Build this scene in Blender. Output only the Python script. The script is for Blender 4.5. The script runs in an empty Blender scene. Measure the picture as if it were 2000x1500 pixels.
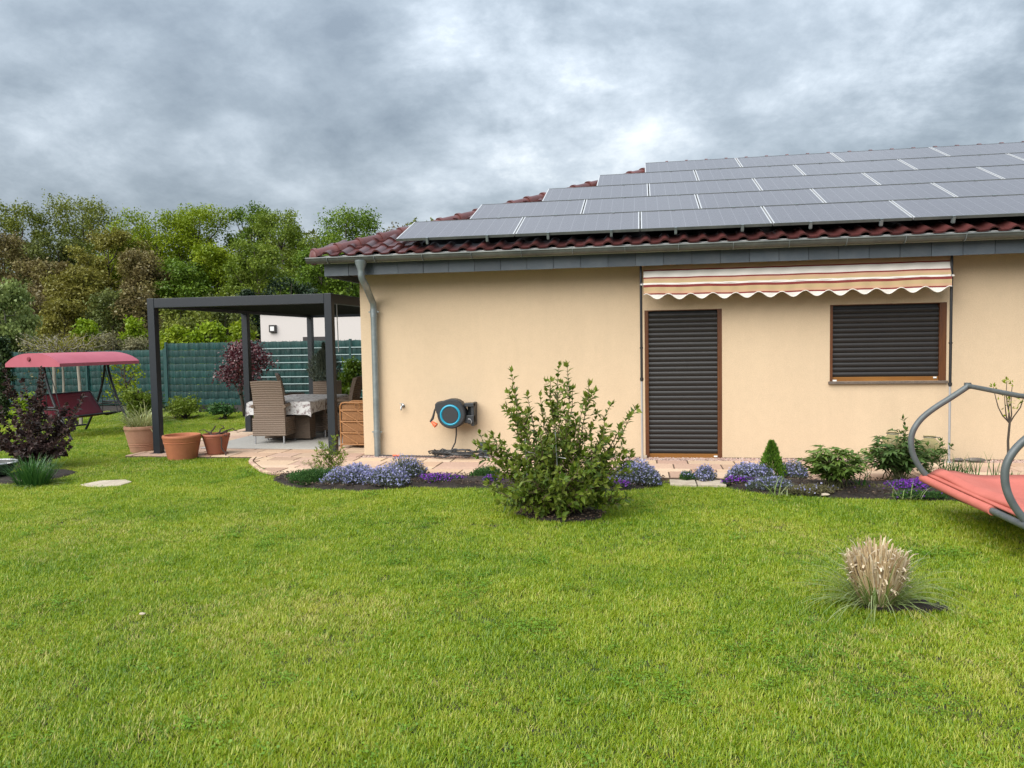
import bpy, math, random
import numpy as np
from mathutils import Vector, Matrix

scene = bpy.context.scene
C = scene.collection
PI = math.pi
rad = math.radians

# ------------------------------------------------------------------ camera
CAM_H = 1.68
FPX = 1500.0                      # focal length in pixels of the 2000 px wide photograph
YAW, PITCH, ROLL = rad(9.6), rad(3.24), -0.018
cam = bpy.data.cameras.new("camera")
cam.sensor_width = 36.0
cam.lens = FPX / 2000.0 * 36.0
cam.clip_start = 0.05
cam.clip_end = 3000
cam_ob = bpy.data.objects.new("camera", cam)
C.objects.link(cam_ob)
CR = Matrix.Rotation(YAW, 3, 'Z') @ Matrix.Rotation(PI / 2 - PITCH, 3, 'X') @ Matrix.Rotation(ROLL, 3, 'Z')
cam_ob.matrix_world = Matrix.Translation((0, 0, CAM_H)) @ CR.to_4x4()
scene.camera = cam_ob

def ray(px, py):
    return CR @ Vector(((px - 1000) / FPX, -(py - 750) / FPX, -1.0))

# ------------------------------------------------------------------ sky, sun, exposure
SUN_DIR = Vector((-0.42, -0.66, 0.72)).normalized()
SUN_EL = math.asin(SUN_DIR.z)
SUN_ROT = math.atan2(SUN_DIR.x, SUN_DIR.y)
world = bpy.data.worlds.new("World")
scene.world = world
world.use_nodes = True
wt = world.node_tree
wt.nodes.clear()

def wn(kind, **kw):
    n = wt.nodes.new(kind)
    for k, v in kw.items():
        setattr(n, k, v)
    return n

def wmath(op, a, b=None, c=None, clamp=False):
    n = wn('ShaderNodeMath', operation=op, use_clamp=clamp)
    for i, x in enumerate((a, b, c)):
        if x is None:
            continue
        if isinstance(x, (int, float)):
            n.inputs[i].default_value = x
        else:
            wt.links.new(x, n.inputs[i])
    return n.outputs[0]

w_out = wn('ShaderNodeOutputWorld')
sky = wn('ShaderNodeTexSky', sky_type='NISHITA', sun_disc=False, sun_elevation=SUN_EL, sun_rotation=SUN_ROT)
sky.air_density = 1.5
sky.dust_density = 3.0
bg_sky = wn('ShaderNodeBackground')
bg_sky.inputs['Strength'].default_value = 0.06
wt.links.new(sky.outputs[0], bg_sky.inputs['Color'])
tc = wn('ShaderNodeTexCoord')
sep = wn('ShaderNodeSeparateXYZ')
wt.links.new(tc.outputs['Generated'], sep.inputs[0])
zc = wmath('MAXIMUM', sep.outputs['Z'], 0.0)
zd = wmath('ADD', zc, 0.42)
cb = wn('ShaderNodeCombineXYZ')
wt.links.new(wmath('DIVIDE', sep.outputs['X'], zd), cb.inputs[0])
wt.links.new(wmath('DIVIDE', sep.outputs['Y'], zd), cb.inputs[1])

def wnoise(scale, detail, rough, dist, off):
    mp = wn('ShaderNodeMapping')
    mp.inputs['Location'].default_value = off
    wt.links.new(cb.outputs[0], mp.inputs['Vector'])
    n = wn('ShaderNodeTexNoise')
    n.inputs['Scale'].default_value = scale
    n.inputs['Detail'].default_value = detail
    n.inputs['Roughness'].default_value = rough
    n.inputs['Distortion'].default_value = dist
    wt.links.new(mp.outputs[0], n.inputs['Vector'])
    return n.outputs['Fac']
n_big = wnoise(1.7, 2.5, 0.5, 0.0, (3.1, 1.7, 0.0))
n_mid = wnoise(3.6, 10.0, 0.62, 0.15, (7.3, 2.2, 4.0))
n_fin = wnoise(10.0, 8.0, 0.60, 0.25, (1.3, 5.2, 2.0))
val = wmath('ADD', wmath('MULTIPLY', n_big, 0.42), wmath('ADD', wmath('MULTIPLY', n_mid, 0.56), wmath('MULTIPLY', n_fin, 0.16)))
val = wmath('MULTIPLY_ADD', val, 1.75, -0.445)
# thinner places of the cloud cover (directions in the sky)
for (px, py, amp, wid) in ((1120, 150, .12, 6), (850, 95, .12, 4), (1890, 90, .24, 7), (1700, 190, .09, 5), (1350, 40, .05, 5), (900, 350, .05, 8),
                           (1150, 345, .02, 7), (90, 330, .03, 9), (650, 240, -.08, 6), (300, 120, -.04, 10), (1500, 180, -.03, 5), (1600, 30, -.06, 6), (450, 330, -.03, 6)):
    dv = ray(px, py).normalized()
    dt = wn('ShaderNodeVectorMath', operation='DOT_PRODUCT')
    wt.links.new(tc.outputs['Generated'], dt.inputs[0])
    dt.inputs[1].default_value = dv
    k = 1.0 / (1.0 - math.cos(rad(wid)))
    e = wmath('POWER', 2.718, wmath('MULTIPLY', wmath('SUBTRACT', dt.outputs['Value'], 1.0), k))
    val = wmath('ADD', val, wmath('MULTIPLY', wmath('MULTIPLY', e, amp * 1.0), wmath('ADD', wmath('MULTIPLY', n_mid, 2.4), -0.2)))
ramp = wn('ShaderNodeValToRGB')
wt.links.new(val, ramp.inputs[0])
cr = ramp.color_ramp
cr.elements[0].position = 0.36
cr.elements[0].color = (0.195, 0.238, 0.29, 1)
cr.elements[1].position = 0.95
cr.elements[1].color = (0.74, 0.79, 0.83, 1)
for p_, c_ in ((0.50, (0.265, 0.315, 0.37, 1)), (0.62, (0.345, 0.40, 0.46, 1)), (0.76, (0.475, 0.535, 0.60, 1))):
    el = cr.elements.new(p_)
    el.color = c_
# an overcast sky is brighter overhead than at the horizon
grad = wmath('DIVIDE', wmath('ADD', wmath('MULTIPLY', zc, 2.0), 1.0), 1.50)
mulc = wn('ShaderNodeVectorMath', operation='SCALE')
wt.links.new(ramp.outputs[0], mulc.inputs[0])
wt.links.new(grad, mulc.inputs['Scale'])
bg_cl = wn('ShaderNodeBackground')
bg_cl.inputs['Strength'].default_value = 0.42
wt.links.new(mulc.outputs[0], bg_cl.inputs['Color'])
mixw = wn('ShaderNodeMixShader')
mixw.inputs[0].default_value = 0.93
wt.links.new(bg_sky.outputs[0], mixw.inputs[1])
wt.links.new(bg_cl.outputs[0], mixw.inputs[2])
wt.links.new(mixw.outputs[0], w_out.inputs['Surface'])

sun = bpy.data.lights.new("sun", 'SUN')
sun.energy = 1.5
sun.angle = rad(65)
sun.color = (1.0, 0.97, 0.92)
sun_ob = bpy.data.objects.new("sun", sun)
sun_ob.rotation_euler = SUN_DIR.to_track_quat('Z', 'Y').to_euler()
C.objects.link(sun_ob)

scene.view_settings.view_transform = 'Standard'
scene.view_settings.look = 'None'
scene.view_settings.exposure = 1.82
scene.view_settings.gamma = 1.0
scene.view_settings.use_curve_mapping = False
scene.render.engine = 'CYCLES'
cy = scene.cycles
cy.max_bounces = 5
cy.diffuse_bounces = 2
cy.glossy_bounces = 2
cy.transmission_bounces = 6
cy.transparent_max_bounces = 8
cy.sample_clamp_indirect = 4.0
cy.use_denoising = True
cy.denoiser = 'OPENIMAGEDENOISE'
cy.denoising_input_passes = 'RGB_ALBEDO_NORMAL'
cy.denoising_prefilter = 'ACCURATE'
cy.use_adaptive_sampling = True

# ------------------------------------------------------------------ placing helpers
def G(px, py, z=0.0):                     # point of the horizontal plane z
    d = ray(px, py)
    t = (z - CAM_H) / d.z
    return Vector((t * d.x, t * d.y, z))

def Yp(px, py, y):                        # point of the plane Y = y
    d = ray(px, py)
    t = y / d.y
    return Vector((t * d.x, y, CAM_H + t * d.z))

def far(px, dep):                         # ground point in a column at a depth
    d = ray(px, 665 + 0.018 * (1000 - px))
    return Vector((d.x * dep, d.y * dep, 0))

def hz(px):
    return 665 + 0.018 * (1000 - px)

# ------------------------------------------------------------------ object helpers
def thing(name, label, cat, loc=(0, 0, 0), rz=0.0, group=None):
    o = bpy.data.objects.new(name, None)
    o.empty_display_size = 0.1
    C.objects.link(o)
    o.location = loc
    o.rotation_euler = (0, 0, rz)
    o['label'] = label
    o['category'] = cat
    if group:
        o['group'] = group
    return o

def link(name, me, parent=None, loc=None, rot=None, scale=None, label=None):
    o = bpy.data.objects.new(name, me)
    C.objects.link(o)
    if parent is not None:
        o.parent = parent
    if loc is not None:
        o.location = loc
    if rot is not None:
        o.rotation_euler = rot
    if scale is not None:
        o.scale = scale
    if label:
        o['label'] = label
    return o

def struct(o):
    o['kind'] = 'structure'
    return o

class MB:
    """collects shapes into one mesh"""
    def __init__(s):
        s.v, s.f, s.m = [], [], []
    def add(s, vs, fs, mi=0):
        b = len(s.v)
        s.v += [tuple(p) for p in vs]
        s.f += [tuple(b + i for i in f) for f in fs]
        s.m += [mi] * len(fs)
        return s
    def box(s, x0, x1, y0, y1, z0, z1, mi=0):
        return s.add([(x0, y0, z0), (x1, y0, z0), (x1, y1, z0), (x0, y1, z0), (x0, y0, z1), (x1, y0, z1), (x1, y1, z1), (x0, y1, z1)],
                     [(3, 2, 1, 0), (4, 5, 6, 7), (0, 1, 5, 4), (1, 2, 6, 5), (2, 3, 7, 6), (3, 0, 4, 7)], mi)
    def bar(s, a, b, w, h, mi=0, up=(0, 0, 1)):
        a, b = Vector(a), Vector(b)
        d = (b - a).normalized()
        u = Vector(up)
        if abs(d.dot(u)) > .98:
            u = Vector((0, 1, 0))
        sx = d.cross(u).normalized() * (w / 2)
        sz = sx.cross(d).normalized() * (h / 2)
        vs = [a - sx - sz, a + sx - sz, a + sx + sz, a - sx + sz, b - sx - sz, b + sx - sz, b + sx + sz, b - sx + sz]
        return s.add(vs, [(3, 2, 1, 0), (4, 5, 6, 7), (0, 1, 5, 4), (1, 2, 6, 5), (2, 3, 7, 6), (3, 0, 4, 7)][::1], mi)
    def tube(s, pts, r, n=8, mi=0, cap=True):
        pts = [Vector(p) for p in pts]
        rs = r if isinstance(r, (list, tuple)) else [r] * len(pts)
        t0 = (pts[1] - pts[0]).normalized()
        ref = Vector((0, 0, 1)) if abs(t0.z) < .9 else Vector((1, 0, 0))
        sx = t0.cross(ref).normalized()
        vs, fs = [], []
        for i, p in enumerate(pts):
            if i == 0:
                t = t0
            elif i == len(pts) - 1:
                t = (pts[i] - pts[i - 1]).normalized()
            else:
                t = ((pts[i + 1] - p).normalized() + (p - pts[i - 1]).normalized())
                t = t.normalized() if t.length > 1e-6 else t0
            sx = (sx - t * sx.dot(t))
            sx = sx.normalized() if sx.length > 1e-6 else t.orthogonal().normalized()
            sy = t.cross(sx)
            for k in range(n):
                a = 2 * PI * k / n
                vs.append(p + (sx * math.cos(a) + sy * math.sin(a)) * rs[i])
        for i in range(len(pts) - 1):
            for k in range(n):
                fs.append((i * n + k, i * n + (k + 1) % n, (i + 1) * n + (k + 1) % n, (i + 1) * n + k))
        if cap:
            fs.append(tuple(range(n - 1, -1, -1)))
            fs.append(tuple((len(pts) - 1) * n + k for k in range(n)))
        return s.add(vs, fs, mi)
    def lathe(s, prof, n=32, c=(0, 0, 0), mi=0):
        vs, fs = [], []
        for (r, z) in prof:
            for k in range(n):
                a = 2 * PI * k / n
                vs.append((c[0] + r * math.cos(a), c[1] + r * math.sin(a), c[2] + z))
        for i in range(len(prof) - 1):
            for k in range(n):
                fs.append((i * n + k, i * n + (k + 1) % n, (i + 1) * n + (k + 1) % n, (i + 1) * n + k))
        return s.add(vs, fs, mi)
    def prism(s, poly, z0, z1, mi=0):
        n = len(poly)
        vs = [(x, y, z0) for x, y in poly] + [(x, y, z1) for x, y in poly]
        fs = [tuple(range(n - 1, -1, -1)), tuple(range(n, 2 * n))] + [(i, (i + 1) % n, n + (i + 1) % n, n + i) for i in range(n)]
        return s.add(vs, fs, mi)
    def grid(s, P, mi=0):          # P[i][j] points
        a, b = len(P), len(P[0])
        return s.add([p for row in P for p in row], [(i * b + j, i * b + j + 1, (i + 1) * b + j + 1, (i + 1) * b + j) for i in range(a - 1) for j in range(b - 1)], mi)
    def mesh(s, name, mats, smooth=False, off=None):
        me = bpy.data.meshes.new(name)
        v = s.v if off is None else [(p[0] - off[0], p[1] - off[1], p[2] - off[2]) for p in s.v]
        me.from_pydata(v, [], s.f)
        for m in (mats if isinstance(mats, (list, tuple)) else [mats]):
            me.materials.append(m)
        me.polygons.foreach_set('material_index', s.m)
        if smooth:
            me.polygons.foreach_set('use_smooth', [True] * len(me.polygons))
        me.update()
        return me
    def build(s, name, mats, parent=None, smooth=False, bevel=0, off=None, loc=None, rot=None, label=None, sub=0):
        if off is True:
            off = parent.location
        o = link(name, s.mesh(name, mats, smooth, off), parent, loc, rot, label=label)
        if bevel:
            b = o.modifiers.new('bevel', 'BEVEL')
            b.width = bevel
            b.segments = 2
            b.limit_method = 'ANGLE'
        if smooth:
            try:
                o.data.set_sharp_from_angle(angle=rad(40))
            except Exception:
                pass
        return o

# ------------------------------------------------------------------ materials
def newmat(name):
    m = bpy.data.materials.new(name)
    m.use_nodes = True
    nt = m.node_tree
    nt.nodes.clear()
    return m, nt

def pm(name, col, rough=0.6, metal=0.0, col2=None, nscale=6.0, ndetail=6.0, bump=0.0, bscale=60.0, rnd=0.0, spec=0.5, coords='Object', fine=0.0, fscale=90.0, stretch=None, coat=0.0, contrast=(0.35, 0.65), rnd_col=None):
    m, nt = newmat(name)
    N, L = nt.nodes.new, nt.links.new
    out = N('ShaderNodeOutputMaterial')
    b = N('ShaderNodeBsdfPrincipled')
    L(b.outputs[0], out.inputs[0])
    b.inputs['Roughness'].default_value = rough
    b.inputs['Metallic'].default_value = metal
    b.inputs['Specular IOR Level'].default_value = spec
    b.inputs['Coat Weight'].default_value = coat
    tcn = N('ShaderNodeTexCoord')
    geo = N('ShaderNodeNewGeometry')
    vec = geo.outputs['Position'] if coords == 'World' else tcn.outputs['Object']
    if stretch:
        mp = N('ShaderNodeMapping')
        mp.inputs['Scale'].default_value = stretch
        L(vec, mp.inputs[0])
        vec = mp.outputs[0]
    cur = None
    rgb = N('ShaderNodeRGB')
    rgb.outputs[0].default_value = (*col, 1)
    cur = rgb.outputs[0]
    def mix(fac, a, bb, mode='MIX'):
        mx = N('ShaderNodeMix')
        mx.data_type = 'RGBA'
        mx.blend_type = mode
        for sock, x in ((mx.inputs[0], fac), (mx.inputs[6], a), (mx.inputs[7], bb)):
            if isinstance(x, (int, float)):
                sock.default_value = x
            elif isinstance(x, tuple):
                sock.default_value = (*x, 1)
            else:
                L(x, sock)
        return mx.outputs[2]
    oi = N('ShaderNodeObjectInfo')
    if rnd_col:
        rr = N('ShaderNodeValToRGB')
        L(oi.outputs['Random'], rr.inputs[0])
        rr.color_ramp.elements[0].color = (*rnd_col[0], 1)
        rr.color_ramp.elements[1].color = (*rnd_col[-1], 1)
        for i, c in enumerate(rnd_col[1:-1]):
            e = rr.color_ramp.elements.new((i + 1) / (len(rnd_col) - 1))
            e.color = (*c, 1)
        cur = rr.outputs[0]
    if col2:
        nz = N('ShaderNodeTexNoise')
        nz.inputs['Scale'].default_value = nscale
        nz.inputs['Detail'].default_value = ndetail
        nz.inputs['Roughness'].default_value = 0.6
        L(vec, nz.inputs['Vector'])
        mr = N('ShaderNodeMapRange')
        mr.inputs[1].default_value, mr.inputs[2].default_value = contrast
        L(nz.outputs['Fac'], mr.inputs[0])
        cur = mix(mr.outputs[0], cur, tuple(col2))
    if fine:
        nf = N('ShaderNodeTexNoise')
        nf.inputs['Scale'].default_value = fscale
        nf.inputs['Detail'].default_value = 4
        L(vec, nf.inputs['Vector'])
        mr = N('ShaderNodeMapRange')
        mr.inputs[1].default_value, mr.inputs[2].default_value = 0.3, 0.7
        mr.inputs[3].default_value, mr.inputs[4].default_value = 1 - fine, 1 + fine
        L(nf.outputs['Fac'], mr.inputs[0])
        cur = mix(1.0, cur, mr.outputs[0], 'MULTIPLY')
    if rnd:
        mr = N('ShaderNodeMapRange')
        mr.inputs[3].default_value, mr.inputs[4].default_value = 1 - rnd, 1 + rnd
        L(oi.outputs['Random'], mr.inputs[0])
        cur = mix(1.0, cur, mr.outputs[0], 'MULTIPLY')
    L(cur, b.inputs['Base Color'])
    if bump:
        nb = N('ShaderNodeTexNoise')
        nb.inputs['Scale'].default_value = bscale
        nb.inputs['Detail'].default_value = 5
        L(vec, nb.inputs['Vector'])
        bp = N('ShaderNodeBump')
        bp.inputs['Strength'].default_value = bump
        bp.inputs['Distance'].default_value = 0.01
        L(nb.outputs['Fac'], bp.inputs['Height'])
        L(bp.outputs[0], b.inputs['Normal'])
    return m

def leafmat(name, cols, trans=0.35, gloss=0.03, rough=0.5):
    """cols: colours along the per-leaf 'tint' attribute"""
    m, nt = newmat(name)
    N, L = nt.nodes.new, nt.links.new
    out = N('ShaderNodeOutputMaterial')
    at = N('ShaderNodeAttribute')
    at.attribute_name = 'tint'
    rp = N('ShaderNodeValToRGB')
    L(at.outputs['Fac'], rp.inputs[0])
    rp.color_ramp.elements[0].color = (*cols[0], 1)
    rp.color_ramp.elements[1].color = (*cols[-1], 1)
    for i, c in enumerate(cols[1:-1]):
        e = rp.color_ramp.elements.new((i + 1) / (len(cols) - 1))
        e.color = (*c, 1)
    df = N('ShaderNodeBsdfDiffuse')
    tr = N('ShaderNodeBsdfTranslucent')
    gl = N('ShaderNodeBsdfGlossy')
    gl.inputs['Roughness'].default_value = rough
    gl.inputs['Color'].default_value = (.8, .85, .8, 1)
    L(rp.outputs[0], df.inputs[0])
    L(rp.outputs[0], tr.inputs[0])
    m1 = N('ShaderNodeMixShader')
    m1.inputs[0].default_value = trans
    L(df.outputs[0], m1.inputs[1])
    L(tr.outputs[0], m1.inputs[2])
    fr = N('ShaderNodeLayerWeight')
    fr.inputs[0].default_value = 0.25
    mg = N('ShaderNodeMath')
    mg.operation = 'MULTIPLY_ADD'
    mg.inputs[1].default_value = gloss * 1.5
    mg.inputs[2].default_value = gloss * 0.25
    L(fr.outputs['Fresnel'], mg.inputs[0])
    m2 = N('ShaderNodeMixShader')
    L(mg.outputs[0], m2.inputs[0])
    L(m1.outputs[0], m2.inputs[1])
    L(gl.outputs[0], m2.inputs[2])
    L(m2.outputs[0], out.inputs[0])
    return m

M = {}
def plastermat():
    m, nt = newmat('plaster')
    N, L = nt.nodes.new, nt.links.new
    out = N('ShaderNodeOutputMaterial')
    b = N('ShaderNodeBsdfPrincipled')
    b.inputs['Roughness'].default_value = .95
    b.inputs['Specular IOR Level'].default_value = .15
    L(b.outputs[0], out.inputs[0])
    geo = N('ShaderNodeNewGeometry')
    def nz(scale, detail, stretch=None):
        v = geo.outputs['Position']
        if stretch:
            mp = N('ShaderNodeMapping')
            mp.inputs['Scale'].default_value = stretch
            L(v, mp.inputs[0])
            v = mp.outputs[0]
        n = N('ShaderNodeTexNoise')
        n.inputs['Scale'].default_value = scale
        n.inputs['Detail'].default_value = detail
        n.inputs['Roughness'].default_value = .62
        L(v, n.inputs['Vector'])
        return n.outputs['Fac']
    cur = None
    rgb = N('ShaderNodeRGB')
    rgb.outputs[0].default_value = (.625, .480, .325, 1)
    cur = rgb.outputs[0]
    for f, amt in ((nz(.8, 5), .03), (nz(3.0, 6, (1, 1, .12)), .03), (nz(9, 6), .025), (nz(95, 3), .10)):
        mr = N('ShaderNodeMapRange')
        mr.inputs[1].default_value, mr.inputs[2].default_value = .28, .72
        mr.inputs[3].default_value, mr.inputs[4].default_value = 1 - amt, 1 + amt
        L(f, mr.inputs[0])
        mx = N('ShaderNodeMix')
        mx.data_type = 'RGBA'
        mx.blend_type = 'MULTIPLY'
        mx.inputs[0].default_value = 1
        L(cur, mx.inputs[6])
        L(mr.outputs[0], mx.inputs[7])
        cur = mx.outputs[2]
    L(cur, b.inputs['Base Color'])
    bp = N('ShaderNodeBump')
    bp.inputs['Strength'].default_value = .5
    bp.inputs['Distance'].default_value = .008
    L(nz(110, 4), bp.inputs['Height'])
    L(bp.outputs[0], b.inputs['Normal'])
    return m
M['plaster'] = plastermat()
M['plinth'] = pm('plinth', (.055, .04, .035), .9, coords='World', col2=(.12, .09, .08), nscale=9)
M['slate'] = pm('slate', (.062, .078, .095), .55, col2=(.085, .10, .115), nscale=5, bump=.25, bscale=30, rnd=.2, coords='World')
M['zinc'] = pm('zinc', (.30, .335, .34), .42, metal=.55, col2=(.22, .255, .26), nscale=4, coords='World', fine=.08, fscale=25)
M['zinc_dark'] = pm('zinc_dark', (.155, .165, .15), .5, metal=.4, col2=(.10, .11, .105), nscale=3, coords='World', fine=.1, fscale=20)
M['tile'] = pm('tile', (.105, .030, .027), .30, rnd=.28, col2=(.06, .022, .021), nscale=7, bump=.12, bscale=40, fine=.12, fscale=60, spec=.55)
M['ridge'] = pm('ridge', (.15, .05, .043), .36, rnd=.18, col2=(.11, .042, .04), nscale=6, bump=.12, bscale=40, fine=.12, fscale=50)
M['deck'] = pm('roof_deck', (.03, .028, .03), .9)
M['soffit'] = pm('soffit', (.12, .09, .065), .8, col2=(.10, .075, .05), nscale=4)
M['white'] = pm('white', (.75, .75, .73), .6, fine=.05)
M['brown_frame'] = pm('brown_frame', (.135, .048, .014), .42, col2=(.09, .03, .01), nscale=14, stretch=(1, 1, .15), coords='World')
M['brown_light'] = pm('brown_light', (.27, .115, .02), .45, col2=(.21, .085, .016), nscale=14, stretch=(.15, 1, 1), coords='World')
M['slat'] = pm('slat', (.020, .0175, .0165), .42, rnd=.14, fine=.06, fscale=15, spec=.45)
M['stone_sill'] = pm('stone_sill', (.17, .13, .10), .6, col2=(.10, .08, .065), nscale=40, coords='World')
M['black'] = pm('black', (.016, .016, .018), .45, fine=.1, fscale=20)
M['blackplastic'] = pm('blackplastic', (.028, .031, .035), .48, fine=.08, fscale=30, bump=.08, bscale=120)
M['dark_metal'] = pm('dark_metal', (.02, .021, .024), .38, spec=.5)
M['greytube'] = pm('greytube', (.10, .112, .118), .42, fine=.15, fscale=14, col2=(.085, .10, .10), nscale=5)
M['silverpole'] = pm('silverpole', (.42, .42, .43), .4, metal=.4, fine=.06)
M['anthracite'] = pm('anthracite', (.011, .015, .021), .42, fine=.06, fscale=8, coords='World')
M['louver'] = pm('louver', (.028, .032, .036), .5, rnd=.06)
M['cyan'] = pm('cyan', (.012, .29, .44), .35)
M['orange'] = pm('orange', (.72, .11, .03), .4)
M['chrome'] = pm('chrome', (.36, .36, .36), .28, metal=1.0)
M['boxgrey'] = pm('boxgrey', (.05, .065, .075), .5)
M['rubber'] = pm('rubber', (.03, .03, .031), .55, fine=.2, fscale=30)
M['aw_red'] = pm('aw_red', (.22, .035, .03), .85, fine=.06, fscale=300)
M['aw_white'] = pm('aw_white', (.74, .69, .63), .85, fine=.05, fscale=300)
M['aw_tan'] = pm('aw_tan', (.54, .345, .20), .85, col2=(.57, .34, .22), nscale=3, fine=.05, fscale=300)
M['aw_ochre'] = pm('aw_ochre', (.50, .36, .19), .85, fine=.05, fscale=300)
M['terracotta'] = pm('terracotta', (.40, .14, .062), .72, col2=(.34, .115, .052), nscale=5, fine=.06, fscale=40)
M['terracotta_pale'] = pm('terracotta_pale', (.47, .25, .165), .78, col2=(.43, .22, .14), nscale=6, fine=.06, fscale=40)
M['terracotta_dark'] = pm('terracotta_dark', (.33, .105, .055), .68, col2=(.27, .085, .048), nscale=5, fine=.06, fscale=40)
M['soil'] = pm('soil', (.014, .010, .008), .95, col2=(.034, .024, .018), nscale=22, bump=1.0, bscale=70, coords='World', fine=.3, fscale=120)
M['wicker'] = pm('wicker', (.205, .15, .11), .6, rnd=.1, fine=.28, fscale=110, stretch=(1, 1, 3), bump=.5, bscale=150)
M['wicker_dark'] = pm('wicker_dark', (.12, .085, .06), .65, fine=.28, fscale=110, stretch=(1, 1, 3), bump=.5, bscale=150)
M['rattan'] = pm('rattan', (.36, .165, .055), .55, fine=.2, fscale=40)
M['rattan_weave'] = pm('rattan_weave', (.27, .125, .045), .65, fine=.4, fscale=140, bump=.5, bscale=140)
M['cloth'] = pm('cloth', (.62, .61, .60), .8, col2=(.24, .19, .19), nscale=16, ndetail=3, contrast=(.50, .62))
M['rug'] = pm('rug', (.46, .445, .41), .95, col2=(.36, .345, .315), nscale=14, stretch=(14, .5, 1), fine=.1, fscale=120)
M['green_fence'] = pm('green_fence', (.003, .042, .038), .5, rnd=.25, fine=.15, fscale=9, coords='World')
M['fence_post'] = pm('fence_post', (.006, .05, .047), .45)
M['gap_light_bar'] = pm('gap_light_bar', (.33, .42, .42), .45)  # pale tone painted in for daylight between the fence strips
M['red_canopy'] = pm('red_canopy', (.42, .10, .135), .62, col2=(.38, .085, .115), nscale=3, fine=.05, fscale=200)
M['red_seat'] = pm('red_seat', (.20, .026, .040), .7, fine=.15, fscale=160)
M['coral'] = pm('coral', (.54, .15, .115), .75, col2=(.49, .13, .098), nscale=4, fine=.09, fscale=220, bump=.35, bscale=16)
M['pot_dry'] = pm('pot_dry', (.05, .032, .026), .9)
M['neigh'] = pm('neighbour_wall', (.58, .535, .51), .9, fine=.03, fscale=30)
M['neigh_dark'] = pm('neighbour_dark', (.03, .025, .025), .5)
M['bark'] = pm('bark', (.075, .058, .043), .95, col2=(.045, .036, .028), nscale=10, stretch=(1, 1, .2), bump=.6, bscale=25)
M['bark_pale'] = pm('bark_pale', (.30, .27, .22), .9, col2=(.20, .18, .145), nscale=8, stretch=(1, 1, .3), bump=.4, bscale=25)
M['twig'] = pm('twig', (.11, .07, .045), .9, fine=.2)
M['twig_green'] = pm('twig_green', (.10, .105, .04), .85, fine=.2)
M['stone'] = pm('stone', (.50, .43, .33), .9, col2=(.40, .33, .25), nscale=5, fine=.14, fscale=40, bump=.4, bscale=35)
M['grey_stone'] = pm('grey_stone', (.19, .165, .145), .9, col2=(.11, .095, .085), nscale=9, bump=.5, bscale=30)
SLABC = [(.46, .29, .20), (.60, .44, .29), (.44, .28, .215), (.64, .49, .34), (.52, .35, .26), (.40, .26, .185), (.60, .45, .31)]
M['slab'] = pm('slab', SLABC[0], .88, rnd_col=SLABC, fine=.10, fscale=50, bump=.35, bscale=60, coords='World')
M['joint'] = pm('joint', (.11, .075, .05), .95, fine=.2, coords='World')

# ------------------------------------------------------------------ foliage helpers
rs = np.random.RandomState

def unit(a):
    n = np.linalg.norm(a, axis=1, keepdims=True)
    n[n < 1e-9] = 1
    return a / n

def rdir(n, R):
    return unit(R.normal(size=(n, 3)))

def raw_mesh(name, V, faces_idx, per, mats, tint=None, mi=None, smooth=False):
    me = bpy.data.meshes.new(name)
    nf = len(faces_idx)
    me.vertices.add(len(V))
    me.vertices.foreach_set('co', np.ascontiguousarray(V, dtype=np.float32).ravel())
    me.loops.add(nf * per)
    me.loops.foreach_set('vertex_index', np.ascontiguousarray(faces_idx, dtype=np.int32).ravel())
    me.polygons.add(nf)
    me.polygons.foreach_set('loop_start', np.arange(0, nf * per, per, dtype=np.int32))
    me.polygons.foreach_set('loop_total', np.full(nf, per, dtype=np.int32))
    for m in mats:
        me.materials.append(m)
    if mi is not None:
        me.polygons.foreach_set('material_index', np.ascontiguousarray(mi, dtype=np.int32))
    if smooth:
        me.polygons.foreach_set('use_smooth', np.ones(nf, dtype=bool))
    if tint is not None:
        a = me.attributes.new('tint', 'FLOAT', 'POINT')
        a.data.foreach_set('value', np.ascontiguousarray(tint, dtype=np.float32))
    me.update(calc_edges=True)
    return me

def leaves(name, pos, ax, nr, L, Wd, tint, mat, parent=None, fold=.15, droop=.1, fine=False, mid=.45, label=None, at=None):
    """leaf blades: pos base points, ax long axis, nr face normal"""
    n = len(pos)
    pos = np.asarray(pos, float)
    if at is not None:
        pos = pos - np.array(at)
    ax = unit(np.asarray(ax, float))
    nr = np.asarray(nr, float)
    nr = unit(nr - ax * np.sum(ax * nr, axis=1, keepdims=True))
    sd = np.cross(ax, nr)
    L = np.broadcast_to(np.asarray(L, float), (n,))[:, None]
    Wd = np.broadcast_to(np.asarray(Wd, float), (n,))[:, None]
    tint = np.broadcast_to(np.asarray(tint, float), (n,))
    b = pos
    l = pos + ax * L * mid + sd * Wd * .5 + nr * Wd * fold
    r = pos + ax * L * mid - sd * Wd * .5 + nr * Wd * fold
    t = pos + ax * L - nr * L * droop
    if not fine:
        V = np.stack([b, r, t, l], 1).reshape(-1, 3)
        F = np.arange(4 * n).reshape(n, 4)
        me = raw_mesh(name, V, F, 4, [mat], np.repeat(tint, 4))
    else:
        m = pos + ax * L * mid
        V = np.stack([b, r, t, l, m], 1).reshape(-1, 3)
        k = np.arange(n)[:, None] * 5
        F = np.stack([k + np.array([[0, 1, 4]]), k + np.array([[4, 1, 2]]), k + np.array([[0, 4, 3]]), k + np.array([[4, 2, 3]])], 1).reshape(-1, 3)
        me = raw_mesh(name, V, F, 3, [mat], np.repeat(tint, 5))
    o = link(name, me, parent, label=label)
    if parent is not None:
        o['kind'] = 'stuff'
    return o

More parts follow.
